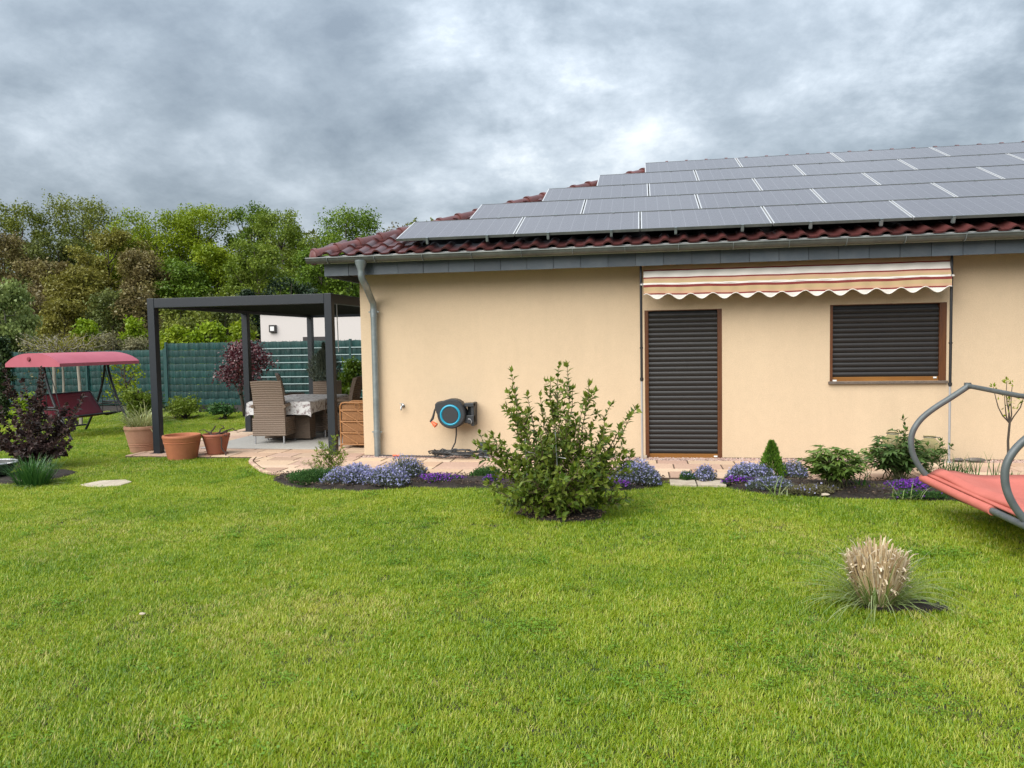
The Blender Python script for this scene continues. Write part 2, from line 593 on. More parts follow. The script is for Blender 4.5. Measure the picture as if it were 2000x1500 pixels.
def blades(name, base, direc, L, w, bend, tint, mat, parent=None, seg=4, label=None, R=None, taper=.9):
    """arching strap or grass blades; base (n,3), direc (n,3) start direction, bend = droop"""
    n = len(base)
    R = R or rs(1)
    base = np.asarray(base, float)
    d = unit(np.asarray(direc, float))
    L = np.broadcast_to(np.asarray(L, float), (n,))
    w = np.broadcast_to(np.asarray(w, float), (n,))
    bend = np.broadcast_to(np.asarray(bend, float), (n,))
    hor = d.copy()
    hor[:, 2] = 0
    bad = np.linalg.norm(hor, axis=1) < .02
    hor[bad] = rdir(int(bad.sum()), R) * np.array([1, 1, 0]) + 1e-6
    hor = unit(hor)
    side = np.stack([-hor[:, 1], hor[:, 0], np.zeros(n)], 1)
    rows = []
    p = base.copy()
    cur = d.copy()
    step = (L / seg)[:, None]
    for i in range(seg + 1):
        u = i / seg
        ww = (w * (1 - taper * u ** 1.6))[:, None] * .5
        rows.append(np.stack([p - side * ww, p + side * ww], 1))
        p = p + cur * step
        cur = unit(cur + (hor * .55 - np.array([[0, 0, 1.]])) * (bend / seg)[:, None] * (0.5 + u * 1.5))
    V = np.stack(rows, 1).reshape(n, -1, 3)          # n,(seg+1)*2,3
    per = (seg + 1) * 2
    q = np.array([[2 * i, 2 * i + 1, 2 * i + 3, 2 * i + 2] for i in range(seg)])
    F = (np.arange(n)[:, None, None] * per + q[None]).reshape(-1, 4)
    tint = np.broadcast_to(np.asarray(tint, float), (n,))
    me = raw_mesh(name, V.reshape(-1, 3), F, 4, [mat], np.repeat(tint, per), smooth=True)
    o = link(name, me, parent, label=label)
    if parent is not None:
        o['kind'] = 'stuff'
    return o

def petals(name, cen, size, mat, tint, parent=None, R=None, k=4, up=.6):
    """small open blossoms: k petals round each centre"""
    n = len(cen)
    R = R or rs(2)
    nr = unit(rdir(n, R) + np.array([0, -.25, up]))
    a0 = unit(np.cross(nr, rdir(n, R)))
    a1 = np.cross(nr, a0)
    P, A, Nn = [], [], []
    for i in range(k):
        t = 2 * PI * i / k
        A.append(a0 * math.cos(t) + a1 * math.sin(t))
        P.append(cen)
        Nn.append(nr)
    size = np.broadcast_to(np.asarray(size, float), (n,))
    return leaves(name, np.concatenate(P), np.concatenate(A), np.concatenate(Nn), np.tile(size, k), np.tile(size * .85, k), np.tile(np.broadcast_to(tint, (n,)), k), mat, parent, fold=0, droop=-.15, mid=.6)

def stems(name, paths, radii, mat, parent=None, n=5, label=None):
    mb = MB()
    for p, r in zip(paths, radii):
        mb.tube(p, r, n, cap=False)
    return mb.build(name, mat, parent, smooth=True, label=label)

def curve_pts(a, b, sag, n=6, R=None, jit=0.0):
    a, b = Vector(a), Vector(b)
    out = []
    for i in range(n):
        u = i / (n - 1)
        p = a.lerp(b, u) + Vector(sag) * (4 * u * (1 - u))
        if R is not None and 0 < i < n - 1:
            p += Vector(R.normal(size=3) * jit)
        out.append(p)
    return out

# ================================================================== GROUND
WY = 10.78            # front wall of the house
M['ground'] = pm('ground', (.035, .042, .014), .95, col2=(.055, .045, .026), nscale=1.5, coords='World', fine=.3, fscale=60, bump=.5, bscale=60)
mb = MB()
mb.add([(-700, -60, -.01), (700, -60, -.01), (700, 1500, -.01), (-700, 1500, -.01)], [(0, 1, 2, 3)])
struct(mb.build('ground', M['ground']))

# ---- planting beds: outlines on the ground
def spline(pts, closed=True, k=6):
    n = len(pts)
    out = []
    for i in range(n if closed else n - 1):
        p0, p1, p2, p3 = (np.array(pts[(i + j - 1) % n]) for j in range(4))
        if not closed:
            if i == 0:
                p0 = p1
            if i == n - 2:
                p3 = p2
        for q in range(k):
            t = q / k
            out.append(tuple(.5 * ((2 * p1) + (-p0 + p2) * t + (2 * p0 - 5 * p1 + 4 * p2 - p3) * t * t + (-p0 + 3 * p1 - 3 * p2 + p3) * t ** 3)))
    return out

BED_A = spline([(-4.62, 9.10), (-4.50, 8.80), (-3.95, 8.36), (-3.1, 8.27), (-2.5, 8.52), (-1.75, 8.45), (-1.0, 8.42), (-.35, 8.42), (.15, 8.72), (.26, 9.02)], False) + [(.26, 9.19), (-4.6, 9.19)]
BED_B = [(.93, 9.12)] + spline([(.93, 8.95), (1.0, 8.60), (1.7, 8.30), (2.5, 8.22), (3.3, 8.2), (4.4, 8.25), (5.6, 8.4)], False) + [(5.6, 9.19), (.95, 9.19)]

def circle(cx, cy, rx, ry, n=20, jit=.12, seed=0):
    R = random.Random(seed)
    return [(cx + rx * math.cos(2 * PI * i / n) * (1 + R.uniform(-jit, jit)), cy + ry * math.sin(2 * PI * i / n) * (1 + R.uniform(-jit, jit))) for i in range(n)]

BUSH = (-.80, 7.32)
SOIL_BUSH = circle(BUSH[0] + .03, BUSH[1] - .02, .44, .30, seed=3)
TUSS = (1.43, 5.0)
SOIL_TUSS = circle(TUSS[0] + .14, TUSS[1] - .01, .27, .12, seed=4)
LILY = (-7.80, 8.45)
SOIL_LEFT = circle(-7.98, 8.85, .50, .55, seed=5)
SOIL_FENCE = [(-24, 18.1), (-18, 18.2), (-13, 18.0), (-9.6, 17.8), (-8.4, 17.6), (-8.3, 19.25), (-24, 19.25)]

def inpoly(P, poly):
    x, y = P[:, 0], P[:, 1]
    res = np.zeros(len(P), bool)
    n = len(poly)
    j = n - 1
    for i in range(n):
        xi, yi = poly[i]
        xj, yj = poly[j]
        c = ((yi > y) != (yj > y)) & (x < (xj - xi) * (y - yi) / (yj - yi + 1e-12) + xi)
        res ^= c
        j = i
    return res

def bed(name, poly, dome, z=.004, cell=.07, seed=0):
    """a soil sheet with a crumbly raised surface"""
    R = rs(seed)
    xs = [p[0] for p in poly]
    ys = [p[1] for p in poly]
    nx, ny = int((max(xs) - min(xs)) / cell) + 2, int((max(ys) - min(ys)) / cell) + 2
    gx = np.linspace(min(xs), max(xs), nx)
    gy = np.linspace(min(ys), max(ys), ny)
    X, Y = np.meshgrid(gx, gy)
    P = np.stack([X.ravel(), Y.ravel()], 1)
    E = np.array(poly)
    inside = inpoly(P, poly)
    dist = np.full(len(P), 1e9)
    for i in range(len(E)):
        a, b = E[i], E[(i + 1) % len(E)]
        ab = b - a
        t = np.clip(((P - a) @ ab) / (ab @ ab + 1e-12), 0, 1)
        dist = np.minimum(dist, np.linalg.norm(P - (a + t[:, None] * ab), axis=1))
    h = np.where(inside, z + dome * np.clip(dist / .25, 0, 1) + R.rand(len(P)) * .022, -.03)
    V = np.concatenate([P, h[:, None]], 1)
    idx = np.arange(len(P)).reshape(ny, nx)
    F = np.stack([idx[:-1, :-1], idx[:-1, 1:], idx[1:, 1:], idx[1:, :-1]], -1).reshape(-1, 4)
    keep = inside[F].any(1)
    me = raw_mesh(name, V, F[keep], 4, [M['soil']], smooth=False)
    return struct(link(name, me))
bed('flower_bed', BED_A, .05, seed=1)
bed('flower_bed', BED_B, .05, seed=2)
bed('soil_patch', SOIL_BUSH, .012, cell=.04, seed=3)
bed('soil_patch', SOIL_TUSS, .008, cell=.03, seed=4)
bed('soil_patch', SOIL_LEFT, .02, cell=.05, seed=5)
bed('soil_border', SOIL_FENCE, .06, cell=.15, seed=6)

# ---- paving: bedding sheet, then every slab
PATH = [(-5.62, 10.46), (-5.50, 10.18), (-5.27, 9.86), (-4.95, 9.44), (-4.70, 9.25), (-4.45, 9.20), (6.2, 9.20), (6.2, 10.50), (-4.06, 10.50), (-4.06, 10.52), (-5.62, 10.52)]
PATH_CLIP = [(-5.62, 10.50), (-5.50, 10.18), (-5.27, 9.86), (-4.95, 9.44), (-4.70, 9.25), (-4.45, 9.20), (6.2, 9.20), (6.2, 10.50)]
PATIO = [(-7.80, 10.52), (-4.06, 10.52), (-4.06, 16.9), (-7.80, 16.9)]

def clip(poly, conv):
    """Sutherland-Hodgman against a counter-clockwise convex outline"""
    out = list(poly)
    n = len(conv)
    for i in range(n):
        a, b = conv[i], conv[(i + 1) % n]
        inp, out = out, []
        if not inp:
            return []
        side = lambda p: (b[0] - a[0]) * (p[1] - a[1]) - (b[1] - a[1]) * (p[0] - a[0])
        for j in range(len(inp)):
            p, q = inp[j - 1], inp[j]
            sp, sq = side(p), side(q)
            if sq >= 0:
                if sp < 0:
                    t = sp / (sp - sq)
                    out.append((p[0] + (q[0] - p[0]) * t, p[1] + (q[1] - p[1]) * t))
                out.append(q)
            elif sp >= 0:
                t = sp / (sp - sq)
                out.append((p[0] + (q[0] - p[0]) * t, p[1] + (q[1] - p[1]) * t))
    return out

def area(p):
    return .5 * sum(p[i - 1][0] * p[i][1] - p[i][0] * p[i - 1][1] for i in range(len(p)))

def slabs(parent, conv, x0, x1, rows, lens, seed, hole=None):
    R = random.Random(seed)
    y = rows[0]
    for h in rows[1]:
        x = x0 - R.uniform(0, .4)
        while x < x1:
            w = R.choice(lens)
            g = .009
            poly = clip([(x + g, y + g), (x + w - g, y + g), (x + w - g, y + h - g), (x + g, y + h - g)], conv)
            x += w
            if len(poly) < 3 or area(poly) < .006:
                continue
            zt = .030 + R.uniform(-.002, .003)
            cx = sum(p[0] for p in poly) / len(poly)
            cy_ = sum(p[1] for p in poly) / len(poly)
            ins = [(cx + (p[0] - cx) * .985, cy_ + (p[1] - cy_) * .985) for p in poly]
            n = len(poly)
            m_ = MB()
            tx, ty = R.uniform(-.004, .004), R.uniform(-.004, .004)
            vs = [(p[0], p[1], .0) for p in poly] + [(p[0], p[1], zt - .005) for p in poly] + [(p[0], p[1], zt + tx * (p[0] - cx) + ty * (p[1] - cy_)) for p in ins]
            fs = [tuple(range(2 * n, 3 * n))] + [(i, (i + 1) % n, n + (i + 1) % n, n + i) for i in range(n)] + [(n + i, n + (i + 1) % n, 2 * n + (i + 1) % n, 2 * n + i) for i in range(n)]
            m_.add(vs, fs)
            m_.build('paving_slab', M['slab'], parent)
        y += h

path = struct(MB().prism(PATH_CLIP, -.02, .021).build('garden_path', M['joint']))
slabs(path, PATH_CLIP, -5.7, 6.2, (9.20, [.40, .20, .40, .30]), [.40, .60, .40, .30, .60, .20], 11)
# curved edging stones round the end of the path
edge = spline([(-5.66, 10.50), (-5.53, 10.14), (-5.30, 9.82), (-4.97, 9.40), (-4.72, 9.21), (-4.45, 9.155)], False, 4) + [(-4.45, 9.155)]
for i in range(len(edge) - 1):
    a, b = Vector((*edge[i], .018)), Vector((*edge[i + 1], .018))
    d = (b - a) * .47
    c_ = (a + b) / 2
    MB().bar(c_ - d, c_ + d, .055, .034).build('edging_stone', M['slab'], path, bevel=.004)
patio = struct(MB().prism(PATIO, -.02, .0205).build('patio', M['joint']))
slabs(patio, PATIO, -7.8, -4.06, (10.52, [.40, .30, .40, .20, .40, .40, .40, .40, .40, .40, .40, .40, .40, .40, .40, .40]), [.40, .60, .60, .40, .30], 12)
# two pale slabs that lead from the path to the lawn
for i, (x0, x1) in enumerate(((.31, .60), (.615, .925))):
    o = MB().prism([(x0, 8.79), (x1, 8.77), (x1, 9.07), (x0, 9.08)], -.01, .028).build('stepping_slab', M['stone'], bevel=.006)
    o['label'] = ('pale stepping slab by the lawn, the one nearer the blue flower cushion', 'pale stepping slab by the lawn, the one nearer the small conifer bed')[i]
    o['category'] = 'paving slab'
    o['group'] = 'pale slabs between path and lawn'
# natural stone slab set into the lawn
st = [Vector(p) for p in (G(157, 948), G(172, 951), G(193, 953), G(215, 950), G(236, 949), G(258, 942), G(246, 938), G(222, 939), G(196, 940), G(176, 944))]
o = MB().prism([(p.x, p.y) for p in st], -.02, .012).build('stepping_stone', M['stone'], bevel=.008)
o['label'] = 'flat irregular sandstone slab set into the lawn'
o['category'] = 'stepping stone'

# gravel strip along the wall: real pebbles
def pebbles(name, x0, x1, y0, y1, n, r, cols, seed, z=.0, kind='stuff', inside=None):
    R = rs(seed)
    P = np.stack([R.uniform(x0, x1, n), R.uniform(y0, y1, n)], 1)
    if inside is not None:
        P = P[inpoly(P, inside)]
    n = len(P)
    oc = np.array([(1, 0, 0), (0, 1, 0), (-1, 0, 0), (0, -1, 0), (0, 0, 1), (0, 0, -1)], float)
    ft = np.array([(0, 1, 4), (1, 2, 4), (2, 3, 4), (3, 0, 4)])
    rr = R.uniform(.5, 1.3, (n, 1, 1)) * r
    V = oc[None] * rr * R.uniform(.6, 1.2, (n, 6, 1)) * np.array([[[1, 1, .7]]])
    a = R.uniform(0, 6.28, n)
    ca, sa = np.cos(a)[:, None], np.sin(a)[:, None]
    V = np.stack([V[:, :, 0] * ca - V[:, :, 1] * sa, V[:, :, 0] * sa + V[:, :, 1] * ca, V[:, :, 2]], 2)
    V[:, :, 0] += P[:, :1]
    V[:, :, 1] += P[:, 1:]
    V[:, :, 2] += z + R.uniform(0, .012, (n, 1))
    F = (np.arange(n)[:, None, None] * 6 + ft[None]).reshape(-1, 3)
    me = raw_mesh(name, V.reshape(-1, 3), F, 3, [leafmat(name + '_mat', cols, 0, .02)], np.repeat(R.rand(n), 6))
    o = link(name, me)
    o['kind'] = kind
    return o
struct(MB().box(-4.05, 6.2, 10.502, 10.775, -.02, .012).build('gravel_bedding', M['joint']))
pebbles('gravel', -4.05, 6.2, 10.51, 10.77, 9000, .014, [(.42, .25, .20), (.55, .42, .36), (.32, .19, .16), (.60, .50, .44)], 21, .012)['label'] = 'pinkish gravel strip along the foot of the wall'
for nm, poly, n in (('mulch', BED_A, 5200), ('mulch', BED_B, 4200)):
    xs = [p[0] for p in poly]
    ys = [p[1] for p in poly]
    pebbles(nm, min(xs), max(xs), min(ys), max(ys), n, .013, [(.022, .015, .012), (.05, .034, .025), (.016, .012, .010), (.15, .11, .08)], 23 + n, .052, inside=poly)['label'] = 'dark crumbly mulch on the flower bed'
pebbles('mulch', -1.3, -.3, 7.0, 7.65, 700, .014, [(.05, .032, .024), (.12, .08, .055), (.30, .22, .15)], 31, .016, inside=SOIL_BUSH)['label'] = 'dark mulch under the green shrub'

# ---- lawn: points that carry tufts of grass blades
def vnoise(P, scale, seed):
    R = rs(seed)
    T = R.rand(64, 64)
    q = P * scale
    i = np.floor(q).astype(int)
    f = q - i
    f = f * f * (3 - 2 * f)
    g = lambda a, b: T[a % 64, b % 64]
    return (g(i[:, 0], i[:, 1]) * (1 - f[:, 0]) * (1 - f[:, 1]) + g(i[:, 0] + 1, i[:, 1]) * f[:, 0] * (1 - f[:, 1])
            + g(i[:, 0], i[:, 1] + 1) * (1 - f[:, 0]) * f[:, 1] + g(i[:, 0] + 1, i[:, 1] + 1) * f[:, 0] * f[:, 1])

def grassmat(name, cols, trans=.42):
    m, nt = newmat(name)
    N, L = nt.nodes.new, nt.links.new
    out = N('ShaderNodeOutputMaterial')
    at = N('ShaderNodeAttribute')
    at.attribute_name = 'tint'
    oi = N('ShaderNodeObjectInfo')
    geo = N('ShaderNodeNewGeometry')
    n1 = N('ShaderNodeTexNoise')
    n1.inputs['Scale'].default_value = .8
    n1.inputs['Detail'].default_value = 5
    n1.inputs['Roughness'].default_value = .6
    L(geo.outputs['Position'], n1.inputs['Vector'])
    def ma(op, a, b, c=None):
        x = N('ShaderNodeMath')
        x.operation = op
        for i, v in enumerate((a, b, c)):
            if v is None:
                continue
            if isinstance(v, (int, float)):
                x.inputs[i].default_value = v
            else:
                L(v, x.inputs[i])
        return x.outputs[0]
    v = ma('MULTIPLY_ADD', n1.outputs['Fac'], 1.7, -.99)
    v = ma('MULTIPLY_ADD', oi.outputs['Random'], .42, v)
    v = ma('MULTIPLY_ADD', at.outputs['Fac'], .80, v)
    rp = N('ShaderNodeValToRGB')
    L(v, rp.inputs[0])
    rp.color_ramp.elements[0].color = (*cols[0], 1)
    rp.color_ramp.elements[1].color = (*cols[-1], 1)
    for i, c in enumerate(cols[1:-1]):
        e = rp.color_ramp.elements.new((i + 1) / (len(cols) - 1))
        e.color = (*c, 1)
    df = N('ShaderNodeBsdfDiffuse')
    tr = N('ShaderNodeBsdfTranslucent')
    gl = N('ShaderNodeBsdfGlossy')
    gl.inputs['Roughness'].default_value = .45
    L(rp.outputs[0], df.inputs[0])
    L(rp.outputs[0], tr.inputs[0])
    m1 = N('ShaderNodeMixShader')
    m1.inputs[0].default_value = trans
    L(df.outputs[0], m1.inputs[1])
    L(tr.outputs[0], m1.inputs[2])
    m2 = N('ShaderNodeMixShader')
    m2.inputs[0].default_value = .04
    L(m1.outputs[0], m2.inputs[1])
    L(gl.outputs[0], m2.inputs[2])
    L(m2.outputs[0], out.inputs[0])
    return m
M['grass'] = grassmat('grass', [(.115, .228, .006), (.205, .330, .007), (.310, .420, .011), (.40, .465, .026), (.50, .49, .08)])
M['straw'] = grassmat('straw', [(.34, .32, .07), (.50, .45, .15), (.42, .40, .09)], .2)
M['clover'] = grassmat('clover', [(.100, .215, .016), (.145, .27, .018), (.205, .33, .026)], .25)

tuft_col = bpy.data.collections.new('grass_tufts')
def tuft(name, n, spread, hmin, hmax, w, mat, seed, lean=.5):
    R = rs(seed)
    base = np.stack([R.normal(0, spread, n), R.normal(0, spread, n), np.zeros(n)], 1)
    d = np.stack([R.normal(0, lean, n), R.normal(0, lean, n), np.ones(n)], 1)
    o = blades(name, base, d, R.uniform(hmin, hmax, n), w, R.uniform(.2, 1.0, n), R.rand(n), mat, seg=2, R=R, taper=.85)
    C.objects.unlink(o)
    tuft_col.objects.link(o)
    return o
for i in range(6):
    tuft('tuft_a%d' % i, 20, .024, .012, .034, .0040, M['grass'], 50 + i, lean=.8)
for i in range(2):
    tuft('tuft_b%d' % i, 13, .022, .018, .040, .0036, M['straw'], 60 + i, lean=.9)
R = rs(70)
n = 16
base = np.stack([R.normal(0, .022, n), R.normal(0, .022, n), R.uniform(.012, .03, n)], 1)
o = leaves('tuft_c0', base, rdir(n, R) * np.array([1, 1, .2]), rdir(n, R) * .4 + np.array([0, 0, 1.]), R.uniform(.010, .016, n), R.uniform(.010, .014, n), R.rand(n), M['clover'])
C.objects.unlink(o)
tuft_col.objects.link(o)

R = rs(77)
chunks = []
for (y0, y1, den) in ((1.6, 4.0, 1750), (4.0, 6.0, 1500), (6.0, 9.0, 1150), (9.0, 13.0, 800), (13.0, 19.3, 430)):
    xl, xr = -1.45 * y1 - 1.5, .78 * y1 + 1.5
    xl = max(xl, -24)
    n = int((xr - xl) * (y1 - y0) * den)
    P = np.stack([R.uniform(xl, xr, n), R.uniform(y0, y1, n)], 1)
    keep = (P[:, 0] > -1.45 * P[:, 1] - 1.5) & (P[:, 0] < .78 * P[:, 1] + 1.5)
    chunks.append(P[keep])
P = np.concatenate(chunks)
jitter = R.normal(0, .02, P.shape)
Q = P + jitter
bad = np.zeros(len(P), bool)
for poly in (BED_A, BED_B, SOIL_BUSH, SOIL_TUSS, SOIL_LEFT, SOIL_FENCE, PATIO):
    bad |= inpoly(Q, poly)
bad |= inpoly(P, PATH_CLIP) | ((P[:, 1] > 9.14) & (P[:, 0] > -4.5))
bad |= (P[:, 0] > .29) & (P[:, 0] < .94) & (P[:, 1] > 8.77)
bad |= inpoly(Q, [(p.x, p.y) for p in st])
P = P[~bad]
n1 = vnoise(P, .9, 1) * .5 + vnoise(P, 2.3, 2) * .3 + vnoise(P, 6, 3) * .2
n2 = vnoise(P, 1.6, 4) * .6 + vnoise(P, 5, 5) * .4
u = R.rand(len(P))
vid = R.randint(0, 6, len(P))
vid = np.where(u < np.clip((n1 - .56) * 1.3, .03, .28), R.randint(6, 8, len(P)), vid)
vid = np.where(R.rand(len(P)) < np.clip((n2 - .66) * 1.2, .01, .14), 8, vid)
dist = np.hypot(P[:, 0], P[:, 1])
sc = R.uniform(.75, 1.25, len(P)) * (.82 + .5 * vnoise(P, 3.1, 6)) * np.clip(.92 + dist * .022, 1, 1.45)
print('tufts', len(P))
me = bpy.data.meshes.new('lawn_grass')
me.vertices.add(len(P))
me.vertices.foreach_set('co', np.concatenate([P, np.full((len(P), 1), -.008)], 1).astype(np.float32).ravel())
for nm, tp, arr in (('vid', 'INT', vid.astype(np.int32)), ('yaw', 'FLOAT', R.uniform(0, 6.28, len(P)).astype(np.float32)), ('sc', 'FLOAT', sc.astype(np.float32))):
    a = me.attributes.new(nm, tp, 'POINT')
    a.data.foreach_set('value', arr)
me.update()
lawn = link('lawn_grass', me)
lawn['kind'] = 'stuff'
lawn['label'] = 'short bright green lawn with yellowish and clover patches'
ng = bpy.data.node_groups.new('grass_on_points', 'GeometryNodeTree')
ng.interface.new_socket('Geometry', in_out='INPUT', socket_type='NodeSocketGeometry')
ng.interface.new_socket('Geometry', in_out='OUTPUT', socket_type='NodeSocketGeometry')
gi, go = ng.nodes.new('NodeGroupInput'), ng.nodes.new('NodeGroupOutput')
ci = ng.nodes.new('GeometryNodeCollectionInfo')
ci.inputs['Collection'].default_value = tuft_col
ci.inputs['Separate Children'].default_value = True
ci.inputs['Reset Children'].default_value = True
iop = ng.nodes.new('GeometryNodeInstanceOnPoints')
iop.inputs['Pick Instance'].default_value = True
def nattr(nm, tp):
    x = ng.nodes.new('GeometryNodeInputNamedAttribute')
    x.data_type = tp
    x.inputs['Name'].default_value = nm
    return x.outputs['Attribute']
cx = ng.nodes.new('ShaderNodeCombineXYZ')
ng.links.new(nattr('yaw', 'FLOAT'), cx.inputs[2])
ng.links.new(gi.outputs[0], iop.inputs['Points'])
ng.links.new(ci.outputs[0], iop.inputs['Instance'])
ng.links.new(nattr('vid', 'INT'), iop.inputs['Instance Index'])
ng.links.new(cx.outputs[0], iop.inputs['Rotation'])
ng.links.new(nattr('sc', 'FLOAT'), iop.inputs['Scale'])
ng.links.new(iop.outputs[0], go.inputs[0])
lawn.modifiers.new('grass', 'NODES').node_group = ng

# ================================================================== HOUSE
HX0, HX1, HY1 = -4.06, 17.0, 19.95
OV = .5
YE, ZE, PITCH_R = WY - OV, 2.88, rad(22)
cp, sp_ = math.cos(PITCH_R), math.sin(PITCH_R)
XE0, XE1 = HX0 - OV, HX1 + OV
RUN = 5.10
YR, ZR = YE + RUN, ZE + RUN * math.tan(PITCH_R)
house = thing('house', 'single-storey house with apricot plaster wall and dark red hipped tile roof', 'house', (0, WY, 0))
DOOR = (.045, 1.08, .015, 2.06)
WIN = (2.47, 3.905, 1.06, 2.075)
wall = MB()
TH = .3
for (x0, x1, z0, z1) in ((HX0, DOOR[0], 0, 2.78), (DOOR[0], DOOR[1], DOOR[3], 2.78), (DOOR[0], DOOR[1], -.1, DOOR[2]), (DOOR[1], WIN[0], 0, 2.78), (WIN[0], WIN[1], WIN[3], 2.78), (WIN[0], WIN[1], 0, WIN[2]), (WIN[1], HX1, 0, 2.78)):
    wall.box(x0, x1, WY, WY + TH, z0, z1)
wall.box(HX0, HX0 + TH, WY + TH, HY1, 0, 2.78).box(HX1 - TH, HX1, WY + TH, HY1, 0, 2.78).box(HX0, HX1, HY1 - TH, HY1, 0, 2.78)
wall_o = wall.build('wall', M['plaster'], house, off=True)
MB().box(HX0 - .004, DOOR[0] - .06, WY - .006, WY + .01, -.02, .028).box(DOOR[1] + .0, 6.5, WY - .006, WY + .01, -.02, .028).build('plinth_line', M['plinth'], house, off=True)
MB().box(DOOR[0] - .07, DOOR[0] + .02, WY - .10, WY - .002, 0, .055).box(DOOR[0] + .02, DOOR[1] + .02, WY - .05, WY - .002, 0, .016).build('door_step', M['stone'], house, off=True, bevel=.006)

# roof deck, and the tiles on it
def rp(x, s, h=0.0):                     # point on the front slope
    return Vector((x, YE + s * cp - h * sp_, ZE + s * sp_ + h * cp))
deck = MB()
yb = YR + RUN
deck.add([(XE0 + .02, YE + .04, ZE - .03), (XE1, YE + .04, ZE - .03), (XE1 - RUN, YR, ZR - .03), (XE0 + RUN, YR, ZR - .03), (XE0 + .02, yb, ZE - .03), (XE1, yb, ZE - .03)],
         [(0, 1, 2, 3), (0, 3, 4), (4, 3, 2, 5), (1, 5, 2)])
roof = deck.build('roof', M['deck'], house, off=True)
TW, TG = .245, .345
S_ROWS = [.0 + TG * i for i in range(16)]
tile = MB()
prof = []
for i in range(15):
    u = i / 14
    x = u * (TW + .02)
    if u < .50:
        z = .004 + .010 * (1 - math.sin(PI * u / .50)) * .6
    else:
        z = .010 + .042 * math.sin(PI * (u - .50) / .50) ** .85
    prof.append((x, z))
LT = TG + .07
up = [[Vector((x, v * LT, z + (1 - v) * .030 + .006)) for (x, z) in prof] for v in (0, .5, 1)]
lo = [Vector((x, 0, z + .030 - .016)) for (x, z) in prof]
tile.grid(up)
n = len(prof)
b = len(tile.v)
tile.add([up[0][i] for i in range(n)] + lo, [(i + 1, i, n + i, n + i + 1) for i in range(n - 1)])
tile.add([Vector((p.x, p.y, p.z - .0)) for p in lo] + [Vector((p.x, .12, p.z)) for p in lo], [(i + 1, i, n + i, n + i + 1) for i in range(n - 1)])
tile_me = tile.mesh('roof_tile', M['tile'], smooth=True)
try:
    tile_me.set_sharp_from_angle(angle=rad(50))
except Exception:
    pass
PAN_W, PAN_H, GAP = 1.655, .985, .018
ROWS = [(-3.34, .13), (-2.50, 1.135), (-1.53, 2.14), (-.72, 3.145), (.09, 4.15)]
count = 0
for j, s in enumerate(S_ROWS):
    if s > 5.3:
        break
    i0 = int((s - .1) / TW)
    for i in range(max(0, i0), 60):
        x = XE0 + .02 + i * TW
        if x > 8.4:
            break
        # under a panel nothing of a tile shows
        hidden = False
        for (px0, ps) in ROWS:
            if x > px0 + .25 and s > .33 and s + LT < ps + PAN_H + .10 and s > ps - .3:
                hidden = True
        if hidden or (s > .30 and x > 4.9 and s < 5.0):
            continue
        q = rp(x, s - .02, .012)
        link('roof_tile', tile_me, roof, (q.x, q.y - WY, q.z), (PITCH_R, 0, 0))
        count += 1
print('roof tiles', count)

# hip and ridge caps
cap = MB()
NC = 12
rows = []
for (y, r) in ((0, .125), (.045, .125), (.05, .108), (.40, .098)):
    rows.append([Vector((r * math.cos(PI * k / NC), y, r * math.sin(PI * k / NC) * .95)) for k in range(NC + 1)])
cap.grid([rw[::-1] for rw in rows])
inner = [[Vector((p.x * .84, p.y, p.z * .84)) for p in rows[0]]]
cap.add([p for p in rows[0]] + inner[0], [(k, k + 1, NC + 2 + k, NC + 1 + k) for k in range(NC)])
cap_me = cap.mesh('ridge_cap', M['ridge'], smooth=True)
try:
    cap_me.set_sharp_from_angle(angle=rad(45))
except Exception:
    pass
def caps(a, b, spacing, start=0.0):
    a, b = Vector(a), Vector(b)
    d = (b - a)
    Ln = d.length
    d.normalize()
    sx = d.cross(Vector((0, 0, 1))).normalized()
    up_ = sx.cross(d).normalized()
    t = start
    while t < Ln - .05:
        m = Matrix((sx, d, up_)).transposed().to_4x4()
        m.translation = a + d * t - Vector((0, WY, 0))
        o = link('ridge_cap', cap_me, roof)
        o.matrix_local = m
        t += spacing
hipA = Vector((XE0 + .02, YE + .02, ZE + .025))
hipB = Vector((XE0 + RUN, YR, ZR + .02))
caps(hipA, hipB, .355)
caps(Vector((hipB.x - .05, YR, ZR + .034)), (11.5, YR, ZR + .034), .37)
# rounded end of the lowest hip cap
dd = (hipB - hipA).normalized()
MB().lathe([(.0, .03), (.07, .024), (.11, .0), (.112, -.03)], 16).build('hip_end', M['ridge'], roof, smooth=True, loc=hipA - dd * .02 - Vector((0, WY, 0)), rot=(PI / 2, 0, PI / 2 - .75 + PI / 2 + PI))

# eaves: bird comb, gutter, slate fascia, soffit
MB().box(XE0 + .06, 9.0, YE + .006, YE + .022, 2.80, 2.912).build('eaves_comb', M['white'], house, off=True)
g = MB()
GR, GZ, GY = .068, 2.868, YE - .075
sec = [(GY + GR * math.cos(PI + PI * k / 12), GZ + GR * math.sin(PI + PI * k / 12)) for k in range(13)]
sec_in = [(GY + (GR - .006) * math.cos(PI + PI * k / 12), GZ + (GR - .006) * math.sin(PI + PI * k / 12)) for k in range(13)]
gx0, gx1 = -4.60, 9.0
g.grid([[(gx0, y, z) for y, z in sec], [(gx1, y, z) for y, z in sec]])
g.grid([[(gx1, y, z) for y, z in sec_in], [(gx0, y, z) for y, z in sec_in]])
g.add([(gx0, y, z) for y, z in sec], [tuple(range(12, -1, -1))])
g.tube([(gx0, GY - GR, GZ), (gx1, GY - GR, GZ)], .011, 8)
g.box(gx0, gx1, GY + GR - .004, GY + GR, GZ - .01, GZ + .03)
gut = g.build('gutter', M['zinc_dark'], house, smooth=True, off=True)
bk = MB()
